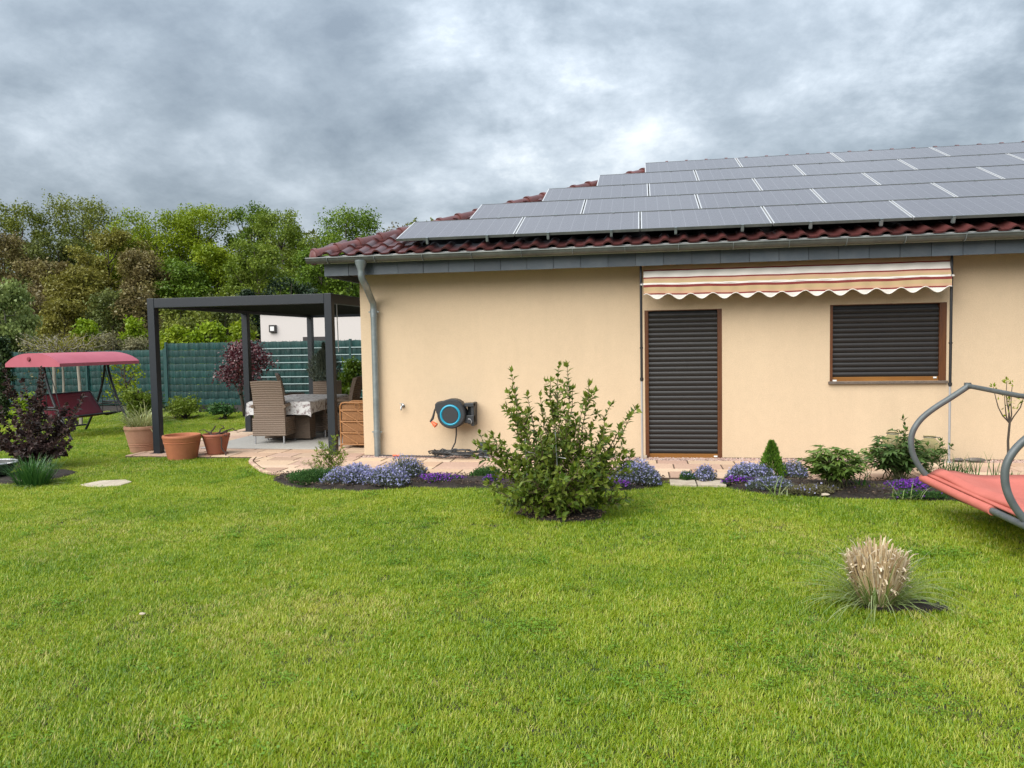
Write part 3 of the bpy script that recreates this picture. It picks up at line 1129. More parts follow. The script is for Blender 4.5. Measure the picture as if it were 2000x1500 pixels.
arc = [(0, GY + (GR + .004) * math.cos(PI + PI * k / 10), GZ + (GR + .004) * math.sin(PI + PI * k / 10)) for k in range(11)]
for k in range(10):
    bk.bar(arc[k], arc[k + 1], .028, .005, up=(1, 0, 0))
bk_me = bk.mesh('gutter_bracket', M['zinc'], off=(0, WY, 0))
for i in range(19):
    link('gutter_bracket', bk_me, gut, (-4.28 + i * .68, 0, 0))
FY = YE + .05
R = random.Random(5)
x = -4.41
while x < 9.0:
    w = .362
    MB().box(x + .003, x + w - .003, FY + R.uniform(-.004, .004), FY + .016, 2.632 + R.uniform(-.002, .002), 2.835).build('fascia_slate', M['slate'], house, off=True)
    x += w
MB().box(-4.41, 9.0, FY + .018, FY + .045, 2.64, 2.84).build('fascia_board', M['black'], house, off=True)
MB().box(-4.408, -4.37, FY + .047, 20.4, 2.625, 2.86).build('side_fascia', M['slate'], house, off=True)
MB().box(-4.368, 9.0, FY + .047, WY - .003, 2.715, 2.735).box(-4.368, HX0 - .003, WY, 20.3, 2.715, 2.735).build('soffit', M['soffit'], house, off=True)

# downpipe with its hopper
dx0 = Yp(705, 520, GY).x
dx1 = Yp(733, 720, WY - .075).x
dp = MB()
dp.lathe([(.085, 0), (.083, -.03), (.05, -.13), (.047, -.16)], 20, (dx0, GY, 2.825))
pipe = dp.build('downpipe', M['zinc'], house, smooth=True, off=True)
pts = [(dx0, GY, 2.70), (dx0, GY, 2.62), (dx0 + .005, GY + .015, 2.57), (dx0 + .03, GY + .09, 2.48)]
e1 = Vector((dx1 - .012, WY - .125, 2.31))
for i in range(1, 5):
    pts.append(Vector(pts[3]).lerp(e1, i / 4))
pts += [(dx1, WY - .085, 2.25), (dx1, WY - .075, 2.17), (dx1, WY - .075, 1.0), (dx1, WY - .075, .02)]
MB().tube(pts, .047, 16).build('pipe', M['zinc'], pipe, smooth=True, off=house.location)
cl = MB()
for z in (2.13, .38):
    cl.lathe([(.048, -.014), (.055, -.012), (.055, .012), (.048, .014)], 20, (dx1, WY - .075, z))
    cl.box(dx1 - .075, dx1 - .05, WY - .083, WY - .067, z - .01, z + .01).box(dx1 + .05, dx1 + .075, WY - .083, WY - .067, z - .01, z + .01)
    cl.box(dx1 - .01, dx1 + .01, WY - .03, WY, z - .008, z + .008)
cl.lathe([(.048, 0), (.052, .002), (.052, .12), (.048, .124)], 20, (dx1, WY - .075, 2.05))
cl.lathe([(.048, 0), (.053, .002), (.053, .1), (.048, .104)], 20, (dx1, WY - .075, .30))
cl.build('pipe_clamp', M['zinc'], pipe, smooth=True, off=house.location)

# roller shutters
def slat_mesh(w, pitch):
    m_ = MB()
    prof = []
    for k in range(9):
        t = k / 8
        prof.append((-.010 * math.sin(PI * t) ** .7, -pitch / 2 + .004 + t * (pitch - .008)))
    m_.grid([[(0, y, z) for y, z in prof], [(w, y, z) for y, z in prof]])
    m_.add([(0, .012, -pitch / 2), (w, .012, -pitch / 2), (w, .012, pitch / 2), (0, .012, pitch / 2)], [(0, 1, 2, 3)])
    return m_.mesh('shutter_slat', M['slat'], smooth=True)
def shutter(name, box, fl, fr, fb, ft, pitch, label):
    x0, x1, z0, z1 = box
    root = MB()
    root.box(x0, x1, WY + .07, WY + .09, z0, z1)
    r_ = root.build(name, M['black'], house, off=True, label=label)
    f = MB()
    yf0, yf1 = WY - .004, WY + .07
    f.box(x0, x0 + fl, yf0, yf1, z0, z1).box(x1 - fr, x1, yf0, yf1, z0, z1).box(x0 + fl, x1 - fr, yf0 + .004, yf1, z1 - ft, z1)
    f.box(x1 - fr + .018, x1 - fr + .024, yf0 - .003, yf1, z0 + fb, z1 - ft)
    f.build('frame', M['brown_frame'], r_, off=house.location, bevel=.003)
    MB().box(x0 + fl + .001, x1 - fr - .001, WY + .016, yf1, z0, z0 + fb).build('bottom_rail', M['brown_light'], r_, off=house.location, bevel=.003)
    me_ = slat_mesh(x1 - x0 - fl - fr - .004, pitch)
    z = z0 + fb + pitch / 2
    while z < z1 - ft - pitch * .3:
        link('slat', me_, r_, (x0 + fl + .002, .034, z))
        z += pitch
    return r_
sd = shutter('door', DOOR, .052, .058, .058, .012, .0672, 'patio door behind a closed dark roller shutter')
sw = shutter('window', WIN, .036, .085, .055, .012, .0648, 'window behind a closed dark roller shutter')
MB().box(WIN[0] - .02, WIN[1] + .012, WY - .045, WY + .068, WIN[2] - .036, WIN[2] - .001).build('window_sill', M['stone_sill'], sw, off=house.location, bevel=.004)
MB().box(WIN[0] + .038, WIN[0] + .09, WY + .008, WY + .0155, WIN[2] + .001, WIN[2] + .02).box(WIN[1] - .15, WIN[1] - .11, WY + .008, WY + .0155, WIN[2] + .03, WIN[2] + .05).build('stopper', M['white'], sw, off=house.location)
MB().box(DOOR[1] - .11, DOOR[1] - .062, WY + .008, WY + .0155, DOOR[2] + .016, DOOR[2] + .036).build('stopper', M['white'], sd, off=house.location)

# ---- solar panels
def panelmat():
    m, nt = newmat('solar_cells')
    N, L = nt.nodes.new, nt.links.new
    out = N('ShaderNodeOutputMaterial')
    b_ = N('ShaderNodeBsdfPrincipled')
    L(b_.outputs[0], out.inputs[0])
    tcn = N('ShaderNodeTexCoord')
    sp3 = N('ShaderNodeSeparateXYZ')
    L(tcn.outputs['Object'], sp3.inputs[0])
    def ma(op, a, bb=None):
        x = N('ShaderNodeMath')
        x.operation = op
        for i, v in enumerate((a, bb)):
            if v is None:
                continue
            if isinstance(v, (int, float)):
                x.inputs[i].default_value = v
            else:
                L(v, x.inputs[i])
        return x.outputs[0]
    def line(sock, per, w):
        f = ma('FRACT', ma('DIVIDE', sock, per))
        return ma('LESS_THAN', ma('ABSOLUTE', ma('SUBTRACT', f, .5)), w / per / 2)
    ln = ma('MAXIMUM', line(sp3.outputs['X'], PAN_W / 10, .010), ma('MULTIPLY', line(sp3.outputs['Y'], PAN_H / 6, .005), .4))
    bus = ma('MULTIPLY', line(sp3.outputs['Y'], PAN_H / 18, .003), .35)
    vo = N('ShaderNodeTexVoronoi')
    vo.inputs['Scale'].default_value = 55
    L(tcn.outputs['Object'], vo.inputs['Vector'])
    mx0 = N('ShaderNodeMix')
    mx0.data_type = 'RGBA'
    mx0.inputs[6].default_value = (.108, .104, .118, 1)
    mx0.inputs[7].default_value = (.122, .118, .132, 1)
    sv = N('ShaderNodeSeparateXYZ')
    L(vo.outputs['Color'], sv.inputs[0])
    L(sv.outputs[0], mx0.inputs[0])
    mx = N('ShaderNodeMix')
    mx.data_type = 'RGBA'
    L(ma('MULTIPLY', ma('MAXIMUM', ln, bus), .13), mx.inputs[0])
    L(mx0.outputs[2], mx.inputs[6])
    mx.inputs[7].default_value = (.42, .42, .46, 1)
    L(mx.outputs[2], b_.inputs['Base Color'])
    b_.inputs['Roughness'].default_value = .22
    b_.inputs['Specular IOR Level'].default_value = .5
    return m
M['cells'] = panelmat()
M['alu'] = pm('alu', (.62, .62, .62), .4, metal=.5, fine=.04)
fr_ = MB()
w2, h2, fw, th = PAN_W / 2, PAN_H / 2, .017, .036
fr_.box(-w2, w2, -h2, -h2 + .010, -th, 0, 1).box(-w2, w2, h2 - .010, h2, -th, 0, 1).box(-w2, -w2 + fw, -h2 + .010, h2 - .010, -th, 0).box(w2 - fw, w2, -h2 + .010, h2 - .010, -th, 0)
fr_me = fr_.mesh('panel_frame', [M['alu'], M['zinc_dark']])
gl_me = MB().box(-w2 + fw, w2 - fw, -h2 + .010, h2 - .010, -.02, -.003).mesh('panel_glass', M['cells'])
clamp_me = MB().box(-.022, .022, -.016, .016, -.05, .008).mesh('panel_clamp', M['zinc'])
foot_me = MB().box(-.016, .016, -.035, .02, -.085, -.03).box(-.016, .016, -.042, -.035, -.075, .006).box(-.016, .016, -.042, 0, .0, .006).mesh('panel_hook', M['zinc'])
rown = ['bottom', 'second', 'middle', 'fourth', 'top']
ordn = ['leftmost', 'second', 'third', 'fourth', 'fifth', 'sixth', 'seventh']
for j, (x0, s0) in enumerate(ROWS):
    k = 0
    x = x0
    while x < 6.4 + (j > 2) * 1.2:
        c_ = rp(x + PAN_W / 2, s0 + PAN_H / 2, .20)
        nm = ordn[k] if k == 0 else ordn[k] + ' from the left'
        t = thing('solar_panel', 'grey solar panel on the roof, %s in the %s row' % (nm, rown[j]), 'solar panel', c_, 0, 'solar panels on the house roof')
        t.rotation_euler = (PITCH_R, 0, 0)
        link('frame', fr_me, t)
        link('glass', gl_me, t)
        for fx in (-.42, .42):
            link('clamp', foot_me if j == 0 else clamp_me, t, (fx + .04, -h2 - (.0 if j == 0 else GAP / 2), 0))
        x += PAN_W + GAP
        k += 1
# the rails that carry them
rail = thing('panel_rails', 'dark aluminium rails that carry the solar panels', 'rails', (0, WY, 0))
for (x0, s0) in ROWS:
    for ds in (.22, .76):
        a, b = rp(x0 + .03, s0 + ds, .138), rp(9.0, s0 + ds, .138)
        MB().bar(a, b, .04, .035).build('rail', M['zinc_dark'], rail, off=True)

# ================================================================== THINGS ON AND BY THE WALL
# ---- awning clamped between two poles
AY = WY - .30
ax0, ax1 = Yp(1257, 560, AY).x, Yp(1856, 540, AY).x
lp, rpx = Yp(1253, 700, AY).x, Yp(1857, 650, AY).x
aw = thing('awning', 'striped cream, tan and red awning with scalloped edge clamped between two poles', 'awning', (lp, AY, 0))
ztop, zbar, zval = 2.655, 2.385, 2.285
def zline(f):
    return ztop + (zbar - ztop) * f
mats = [M['aw_tan'], M['aw_red'], M['aw_white'], M['aw_ochre']]
seq = [(0, .245, 0), (.245, .31, 1), (.31, .62, 2), (.62, .69, 1), (.69, .80, 0), (.80, .91, 3), (.91, 1.0, 2)]
cv = MB()
NX = 90
yt, yb_ = AY + .03, AY - .055
def sagz(x):
    u = (x - ax0) / (ax1 - ax0)
    return -.012 * math.sin(PI * u) + .003 * math.sin(u * 37)
for (f0, f1, mi) in seq:
    P0 = []
    for f in (f0, f1):
        row = []
        for i in range(NX + 1):
            x = ax0 + (ax1 - ax0) * i / NX
            row.append((x, yt + (yb_ - yt) * f ** 1.4 + .006 * math.sin(i * .9 + f * 3), zline(f) + sagz(x) * f))
        P0.append(row)
    cv.grid([P0[1], P0[0]], mi)
cv.build('canvas', mats, aw, smooth=True, off=True)
va = MB()
NS = 13.2
def hem(x):
    u = (x - ax0) / (ax1 - ax0)
    return -.035 * math.cos(2 * PI * (NS * u - .12))
NV = 330
vseq = [(0, .26, 1), (.26, .66, 3), (.66, .90, 0), (.90, 1.05, 1), (1.05, 3.0, 2)]   # fractions of the depth to the mean hem
Hm = zbar - zval + .055
for i in range(NV):
    xa, xb = ax0 + (ax1 - ax0) * i / NV, ax0 + (ax1 - ax0) * (i + 1) / NV
    ha, hb = Hm + hem(xa) + .0, Hm + hem(xb)
    za, zb_ = zbar + sagz(xa), zbar + sagz(xb)
    ya, yb2 = yb_ - .008 + .006 * math.sin(i * .31), yb_ - .008 + .006 * math.sin((i + 1) * .31)
    for (f0, f1, mi) in vseq:
        d0, d1 = f0 * Hm * .82, f1 * Hm * .82
        a0, a1, b0, b1 = min(d0, ha), min(d1, ha), min(d0, hb), min(d1, hb)
        if a1 - a0 < 1e-5 and b1 - b0 < 1e-5:
            continue
        va.add([(xa, ya, za - a1), (xb, yb2, zb_ - b1), (xb, yb2, zb_ - b0), (xa, ya, za - a0)], [(0, 1, 2, 3)], mi)
vo = va.build('valance', mats, aw, smooth=True, off=True)
hm = MB().tube([(ax0 + (ax1 - ax0) * i / NV, yb_ - .011 + .006 * math.sin(i * .31), zbar + sagz(ax0 + (ax1 - ax0) * i / NV) - Hm - hem(ax0 + (ax1 - ax0) * i / NV)) for i in range(NV + 1)], .006, 5)
hm.build('hem_piping', M['aw_white'], aw, smooth=True, off=True)
MB().tube([(ax0 - .02, yt + .03, ztop + .01), (ax1 + .02, yt + .03, ztop + .01)], .035, 12).build('roller', M['aw_tan'], aw, smooth=True, off=True)
MB().tube([(ax0 - .03, yb_ + .016, zbar + .006), (ax1 + .03, yb_ + .016, zbar + .006)], .013, 10).build('front_bar', M['aw_white'], aw, smooth=True, off=True)
for x, zs in ((lp, 1.10), (rpx, 1.0)):
    po = MB().tube([(x, AY, zs), (x, AY, 2.71)], .0175, 12).lathe([(.018, -.02), (.024, -.018), (.024, .018), (.018, .02)], 12, (x, AY, zs + .03)).lathe([(.018, -.012), (.023, -.01), (.023, .01), (.018, .012)], 12, (x, AY, 1.55)).build('pole', M['black'], aw, smooth=True, off=True)
    MB().tube([(x, AY, .03), (x, AY, zs)], .0145, 12).lathe([(.0, 0), (.032, 0), (.032, .012), (.015, .03)], 16, (x, AY, .02)).build('lower_pole', M['silverpole'], po, smooth=True, off=aw.location)
    s = 1 if x < 1 else -1
    MB().bar((x + .02 * s, AY - .0, zbar + .02), (x + .02 * s, yb_, zbar + .006), .012, .03).lathe([(0, -.01), (.014, -.01), (.014, .01), (0, .01)], 10, (x, AY - .03, zbar + .01)).build('arm', M['silverpole'], aw, off=True)
# thin black pull cord behind the left pole
# ---- outdoor tap
tp = Yp(787, 793, WY)
t = thing('wall_tap', 'chrome outdoor tap on the wall beside the downpipe', 'tap', tp)
MB().lathe([(0, 0), (.032, 0), (.030, .008), (.012, .014), (.012, .05)], 20).build('rosette', M['chrome'], t, smooth=True, rot=(PI / 2, 0, 0))
MB().tube([(0, -.05, 0), (0, -.075, 0), (0, -.09, -.02), (0, -.092, -.055)], [.013, .013, .012, .011], 10).build('spout', M['chrome'], t, smooth=True)
MB().tube([(0, -.06, .01), (0, -.06, .035)], .007, 8).bar((-.03, -.06, .04), (.03, -.06, .04), .012, .010).build('handle', M['chrome'], t, bevel=.002)

# ---- hose reel
rc = Yp(884, 808, WY - .2)
t = thing('hose_reel', 'black wall-mounted hose reel with a cyan ring', 'hose reel', (rc.x, WY, rc.z))
def disc_prism(mb, poly, y0, y1, mi=0, inset=0.0):
    n = len(poly)
    cx_ = sum(p[0] for p in poly) / n
    cz_ = sum(p[1] for p in poly) / n
    vs = [(x, y1, z) for x, z in poly] + [(x, y0 + inset, z) for x, z in poly] + [(cx_ + (x - cx_) * (1 - inset * 4), y0, cz_ + (z - cz_) * (1 - inset * 4)) for x, z in poly]
    fs = [tuple(range(n)), tuple(range(3 * n - 1, 2 * n - 1, -1))] + [(i, n + i, n + (i + 1) % n, (i + 1) % n) for i in range(n)] + [(n + i, 2 * n + i, 2 * n + (i + 1) % n, n + (i + 1) % n) for i in range(n)]
    mb.add(vs, fs, mi)
    return mb
poly = [(.205 * math.cos(a), .205 * math.sin(a)) for a in [rad(100 - 10 * k) for k in range(0, 29)]]     # from the top clockwise round to the left side
poly = [(.04, .215), (.10, .198), (.15, .165)] + [(.205 * math.cos(rad(a)), .205 * math.sin(rad(a))) for a in range(35, -185, -12)] + [(-.218, .02), (-.235, .09), (-.232, .145), (-.20, .175), (-.15, .18), (-.10, .195), (-.03, .215)]
ca = disc_prism(MB(), poly[::-1], -.30, -.12, 0, .02).build('casing', M['blackplastic'], t, smooth=True)
rg = MB()
rows = []
for (r, y) in ((.118, -.300), (.124, -.310), (.132, -.314), (.143, -.310), (.150, -.300)):
    rows.append([(r * math.cos(2 * PI * k / 40) - .01, y, r * math.sin(2 * PI * k / 40) - .012) for k in range(41)])
rg.grid(rows)
rg.build('ring', M['cyan'], t, smooth=True)
disc_prism(MB(), [(.115 * math.cos(2 * PI * k / 36) - .01, .115 * math.sin(2 * PI * k / 36) - .012) for k in range(36)], -.309, -.30, 0, .004).build('disc', M['blackplastic'], t, smooth=True)
bkt = MB()
bkt.box(.27, .315, -.22, -.0, -.175, .155).box(.18, .315, -.24, -.12, .10, .152).box(.18, .315, -.24, -.12, -.13, -.02).box(.20, .27, -.12, -.06, -.16, .15).tube([(.245, -.25, -.10), (.245, -.15, -.10)], .038, 14)
bkt.build('wall_bracket', M['blackplastic'], t, bevel=.008)
MB().tube([(.275, -.245, -.135), (.285, -.25, -.105), (.27, -.25, -.075), (.235, -.25, -.068)], .005, 6).build('connector_ring', M['silverpole'], t, smooth=True)
gd = MB().tube([(-.215, -.22, .075), (-.25, -.22, .07)], .022, 10).tube([(-.25, -.22, .07), (-.262, -.22, .03), (-.275, -.22, -.02), (-.292, -.22, -.075)], [.011, .014, .016, .018], 10).build('hose_end', M['rubber'], t, smooth=True)
MB().tube([(-.292, -.22, -.07), (-.318, -.22, -.105), (-.29, -.225, -.125)], [.019, .018, .016], 10).build('spray_gun', M['blackplastic'], t, smooth=True)
MB().tube([(-.30, -.225, -.115), (-.262, -.235, -.145), (-.235, -.24, -.165)], [.017, .030, .038], 14).build('nozzle_head', M['orange'], t, smooth=True)
# feed hose from the reel into a coil on the paving
hp = [(rc.x + .05, WY - .2, rc.z - .19), (rc.x + .045, WY - .19, rc.z - .30), (rc.x + .02, WY - .17, rc.z - .42), (rc.x - .03, WY - .18, .14), (rc.x - .06, WY - .20, .06)]
R = rs(9)
cx0, cy0 = rc.x + .05, WY - .30
for i in range(95):
    a = i * .42
    rr = .21 + .09 * math.sin(i * .137) + R.normal(0, .012)
    hp.append((cx0 + rr * 1.35 * math.cos(a + 2.6) + .05 * math.sin(i * .05), cy0 + rr * .42 * math.sin(a + 2.6), .05 + .06 * (i / 95) + R.uniform(0, .06)))
hp += [(cx0 + .20, cy0 + .05, .06), (rc.x + .30, WY - .18, .11), (rc.x + .40, WY - .11, .13)]
t = thing('garden_hose', 'dark hose coiled on the paving below the hose reel', 'hose', (cx0, cy0, .03))
MB().tube(hp, .0105, 6).build('coil', M['rubber'], t, smooth=True, off=True)
MB().tube([(cx0 - .25, cy0 + .06, .045), (cx0 - .45, cy0 + .10, .043), (cx0 - .75, WY - .16, .042), (cx0 - 1.05, WY - .13, .042), (cx0 - 1.22, WY - .10, .042)], .009, 6).build('loose_end', M['rubber'], t, smooth=True, off=True)
MB().tube([(cx0 - .86, WY - .150, .043), (cx0 - .97, WY - .138, .043)], .014, 8).build('coupling', M['orange'], t, smooth=True, off=True)
# socket post
bx = Yp(945, 880, WY - .12)
t = thing('socket_box', 'small anthracite garden socket box standing on the paving by the wall', 'socket box', (bx.x, WY - .12, .03))
MB().box(-.058, .058, -.05, .05, 0, .21).build('housing', M['boxgrey'], t, bevel=.006)
MB().box(-.045, .045, -.056, -.051, .13, .185).build('lid', M['blackplastic'], t, bevel=.002)
MB().tube([(.10, -.09, .004), (.03, -.10, .02), (-.05, -.10, .022), (-.12, -.08, .006)], .005, 6).build('cable', M['silverpole'], t, smooth=True)

# ---- glass carboys by the wall
m, nt = newmat('green_glass')
out = nt.nodes.new('ShaderNodeOutputMaterial')
b_ = nt.nodes.new('ShaderNodeBsdfPrincipled')
b_.inputs['Base Color'].default_value = (.88, .93, .80, 1)
b_.inputs['Transmission Weight'].default_value = 1.0
b_.inputs['Roughness'].default_value = .06
b_.inputs['IOR'].default_value = 1.12
nt.links.new(b_.outputs[0], out.inputs[0])
M['glass'] = m
def jar(px, py, w, h, label):
    p = Yp(px, py, WY - .2)
    t = thing('glass_jar', label, 'glass jar', (p.x, WY - .2, .03), 0, 'glass jars by the wall')
    r = w / 2
    pr = [(0, 0), (r * .92, 0), (r, .02), (r, h * .55), (r * .97, h * .68), (r * .80, h * .80), (r * .55, h * .87), (r * .52, h * .95), (r * .58, h * .965), (r * .58, h)]
    pin = [(max(a - .006, 0), max(z, .008)) for a, z in pr[::-1]]
    MB().lathe(pr + pin, 28).build('body', M['glass'], t, smooth=True)
    MB().lathe([(r * .60, h * .93), (r * .62, h * .945), (r * .60, h * .96)], 28).tube([(r * .6, 0, h * .95), (r * .95, 0, h * .93), (r * 1.12, -.01, h * .88)], .006, 6).build('neck_wire', M['zinc_dark'], t, smooth=True)
jar(1743, 893, .25, .38, 'greenish glass jar half hidden behind the leafy peony')
jar(1815, 902, .25, .33, 'greenish glass jar between the peony and the silver awning pole')
R = random.Random(3)
for i, (px, py, s, lb) in enumerate(((278, 1206, .020, 'small pale stone lying in the lawn at the lower left'), (1612, 972, .045, 'small pale stone at the lawn edge before the first peony'), (1872, 906, .07, 'weathered grey stone at the foot of the silver pole'), (1905, 907, .085, 'long flat grey stone by the wall behind the spiky leaves'))):
    p = G(px, py)
    m_ = MB()
    rows = []
    for a in range(7):
        th = PI * a / 6
        rows.append([(s * math.sin(th) * math.cos(2 * PI * k / 10) * R.uniform(.85, 1.15) * (1.5 if i == 3 else 1), s * .7 * math.sin(th) * math.sin(2 * PI * k / 10) * R.uniform(.85, 1.15), -s * .35 * math.cos(th)) for k in range(10)])
    for rw in rows:
        rw.append(rw[0])
    m_.grid(rows)
    o = m_.build('garden_stone', M['stone'] if i < 2 else M['grey_stone'], smooth=True, loc=(p.x, min(p.y, WY - .15), .03 + s * .33 - (.012 if i < 2 else 0)))
    o['label'], o['category'], o['group'] = lb, 'stone', 'loose stones'

# ================================================================== PERGOLA AND PATIO
PX0, PX1, PY0, PYM, PY1 = -7.44, -4.56, 10.83, 13.65, 16.55
PH, PB = 2.425, .145
pg = thing('pergola', 'anthracite metal pergola with closed louvre roof over the patio', 'pergola', (PX0, PY0, 0))
PW = .115
for (x, y) in ((PX0, PY0), (PX1, PY0), (PX0, PYM), (PX1, PYM), (PX0, PY1), (PX1, PY1)):
    po = MB().box(x - PW / 2, x + PW / 2, y - PW / 2, y + PW / 2, .02, PH).build('post', M['anthracite'], pg, off=True, bevel=.005)
    MB().box(x - .10, x + .10, y - .10, y + .10, .022, .034).build('base_plate', M['anthracite'], po, off=pg.location, bevel=.003)
h = PW / 2
for (x0, x1, y0, y1) in ((PX0 + h + .002, PX1 - h - .002, PY0 - h + .004, PY0 + h - .004), (PX0 + h + .002, PX1 - h - .002, PY1 - h + .004, PY1 + h - .004), (PX0 - h + .004, PX0 + h - .004, PY0 + h + .002, PYM - h - .002), (PX0 - h + .004, PX0 + h - .004, PYM + h + .002, PY1 - h - .002),
                         (PX1 - h + .004, PX1 + h - .004, PY0 + h + .002, PYM - h - .002), (PX1 - h + .004, PX1 + h - .004, PYM + h + .002, PY1 - h - .002)):
    MB().box(x0, x1, y0, y1, PH - PB, PH - .003).build('beam', M['anthracite'], pg, off=True, bevel=.004)
lv = MB().box(PX0 + h, PX1 - h, 0, .165, 0, .022).box(PX0 + h, PX1 - h, .150, .172, -.018, .0).mesh('louvre', M['louver'], off=(PX0, 0, 0))
y = PY0 + h + .01
while y < PY1 - h - .17:
    link('louvre', lv, pg, (0, y - PY0, PH - .085), (rad(2.5), 0, 0))
    y += .168
q = Yp(660, 600, PY0 + .25)
MB().tube([(q.x, PY0 + .2, 2.28), (q.x + .01, PY0 + .2, 1.55)], .008, 8).build('crank_rod', M['silverpole'], pg, smooth=True, off=True)

rug = MB().box(-7.02, -4.82, 11.28, 14.3, .034, .044).build('outdoor_rug', M['rug'], bevel=.003)
rug['label'], rug['category'] = 'flat grey outdoor rug under the dining table', 'rug'
FZ = .044
# ---- table, cloth
TX0, TX1, TY0, TY1, TZ = -6.56, -5.46, 12.02, 13.72, .725
t = thing('dining_table', 'woven grey-brown garden table under the tablecloth', 'table', ((TX0 + TX1) / 2, (TY0 + TY1) / 2, FZ))
MB().box(TX0, TX1, TY0, TY1, TZ - .035, TZ).build('tabletop', M['wicker_dark'], t, off=True, bevel=.005)
def ripple_panel(mb, x0, x1, y, z0, z1, amp=.006, pitch=.034, ny=None, flip=1):
    nz = max(6, int((z1 - z0) / pitch * 6))
    rows = []
    for i in range(nz + 1):
        z = z0 + (z1 - z0) * i / nz
        rr = amp * abs(math.sin(PI * (z - z0) / pitch))
        rows.append([(x0 + (x1 - x0) * k / 4, y - flip * rr, z) for k in range(5)])
    mb.grid(rows)
def ripple_box(mb, x0, x1, y0, y1, z0, z1, amp=.006, pitch=.034):
    nz = max(6, int((z1 - z0) / pitch * 6))
    rows = []
    for i in range(nz + 1):
        z = z0 + (z1 - z0) * i / nz
        r = amp * abs(math.sin(PI * (z - z0) / pitch))
        rows.append([(x0 - r, y0 - r, z), (x1 + r, y0 - r, z), (x1 + r, y1 + r, z), (x0 - r, y1 + r, z), (x0 - r, y0 - r, z)])
    mb.grid(rows)
    mb.add(rows[-1][:4], [(0, 1, 2, 3)])
    mb.add(rows[0][:4], [(3, 2, 1, 0)])
for (x0, x1, y0, y1) in ((TX0 + .16, TX1 - .12, TY0 + .24, TY0 + .46), (TX0 + .16, TX1 - .12, TY1 - .46, TY1 - .24)):
    m_ = MB()
    ripple_box(m_, x0, x1, y0, y1, FZ + .03, TZ - .036)
    m_.build('pedestal', M['wicker_dark'], t, smooth=True, off=True)
m_ = MB()
ripple_box(m_, TX0 + .04, TX1 - .04, TY0 + .04, TY1 - .04, TZ - .11, TZ - .037, .004, .024)
m_.build('apron', M['wicker_dark'], t, smooth=True, off=True)
cl_ = MB()
NXC, NYC, OVX, OVY = 34, 50, .19, .22
rows = []
cxm, cym = (TX0 + TX1) / 2, (TY0 + TY1) / 2
hx, hy = (TX1 - TX0) / 2 + .004, (TY1 - TY0) / 2 + .004
for j in range(NYC + 1):
    v = -1 + 2 * j / NYC
    yy = v * (hy + OVY)
    row = []
    for i in range(NXC + 1):
        u = -1 + 2 * i / NXC
        xx = u * (hx + OVX)
        ex, ey = max(abs(xx) - hx, 0), max(abs(yy) - hy, 0)
        drop = math.hypot(ex, ey) * (1.16 if ex > 0 and ey > 0 else 1)
        wv = .5 + .5 * math.sin(xx * 9 + yy * 7)
        ox = math.copysign(min(abs(xx), hx) + (ex > 0) * (.012 + .16 * ex * wv), xx)
        oy = math.copysign(min(abs(yy), hy) + (ey > 0) * (.012 + .20 * ey * (.5 + .5 * math.sin(xx * 14 + 1))), yy)
        if ex > 0 and ey > 0:
            ox += math.copysign(.12 * ey, xx)
            oy += math.copysign(.12 * ex, yy)
        z = TZ + .004 - drop + (.003 * math.sin(xx * 6) * math.sin(yy * 5) + .003 if drop == 0 else 0)
        row.append((cxm + ox, cym + oy, z))
    rows.append(row)
cl_.grid(rows)
co = cl_.build('tablecloth', M['cloth'], smooth=True)
co['label'], co['category'] = 'pale patterned tablecloth hanging over the corners of the garden table', 'tablecloth'

def chair(loc, rz, label, dark=False, roundtop=False):
    t = thing('wicker_chair', label, 'chair', loc, rz, 'wicker chairs round the table')
    mw = M['wicker_dark'] if dark else M['wicker']
    W2 = .265
    m_ = MB()
    # back: a leaning slab with woven ripples, its outer face to -Y
    nz = 96
    for (yo, fl) in ((0, 1), (.055, -1)):
        rows = []
        for i in range(nz + 1):
            u = i / nz
            z = .40 + u * .64
            rr = .009 * abs(math.sin(PI * u * 17))
            lean = -.02 - .11 * u + .03 * math.sin(PI * u)
            wd = W2 * (1 - .02 * u)
            row = []
            for k in range(9):
                sx = -1 + 2 * k / 8
                zz = z + ((.045 * (1 - sx * sx)) if roundtop else .012 * (1 - sx * sx)) * u
                row.append((wd * sx, yo + lean - fl * rr + .02 * sx * sx, zz))
            rows.append(row if fl > 0 else row[::-1])
        m_.grid(rows)
        if yo == 0:
            A = rows
        else:
            B = [r[::-1] for r in rows]
    m_.grid([[a[0] for a in A], [b[0] for b in B]])
    m_.grid([[b[-1] for b in B], [a[-1] for a in A]])
    m_.grid([A[-1], B[-1]])
    m_.build('backrest', mw, t, smooth=True)
    s = MB()
    ripple_box(s, -W2 - .01, W2 + .01, -.03, .50, .13, .43, .008, .036)
    s.build('seat', mw, t, smooth=True)
    for sx in (-1, 1):
        a = MB().tube([(sx * (W2 + .005), -.04, .62), (sx * (W2 + .012), .15, .645), (sx * (W2 + .012), .38, .635), (sx * (W2 + .008), .47, .58), (sx * (W2 + .005), .47, .42)], [.03, .032, .032, .03, .028], 8)
        a.build('armrest', mw, t, smooth=True)
        for y in (-.015, .48):
            MB().tube([(sx * (W2 - .02), y, 0), (sx * (W2 - .02), y, .14)], .014, 8).build('leg', M['silverpole'], t, smooth=True)
    return t
cpos = G(527, 872)
chair((cpos.x, cpos.y + .02, FZ), rad(4), 'grey-brown woven high-back chair with its back to the lawn')
chair((-6.98, 14.15, FZ), rad(-65), 'woven chair with rounded top at the far end of the table', True, True)
chair((-5.02, 12.95, FZ), rad(95), 'dark woven chair between the pergola post and the house wall', True)
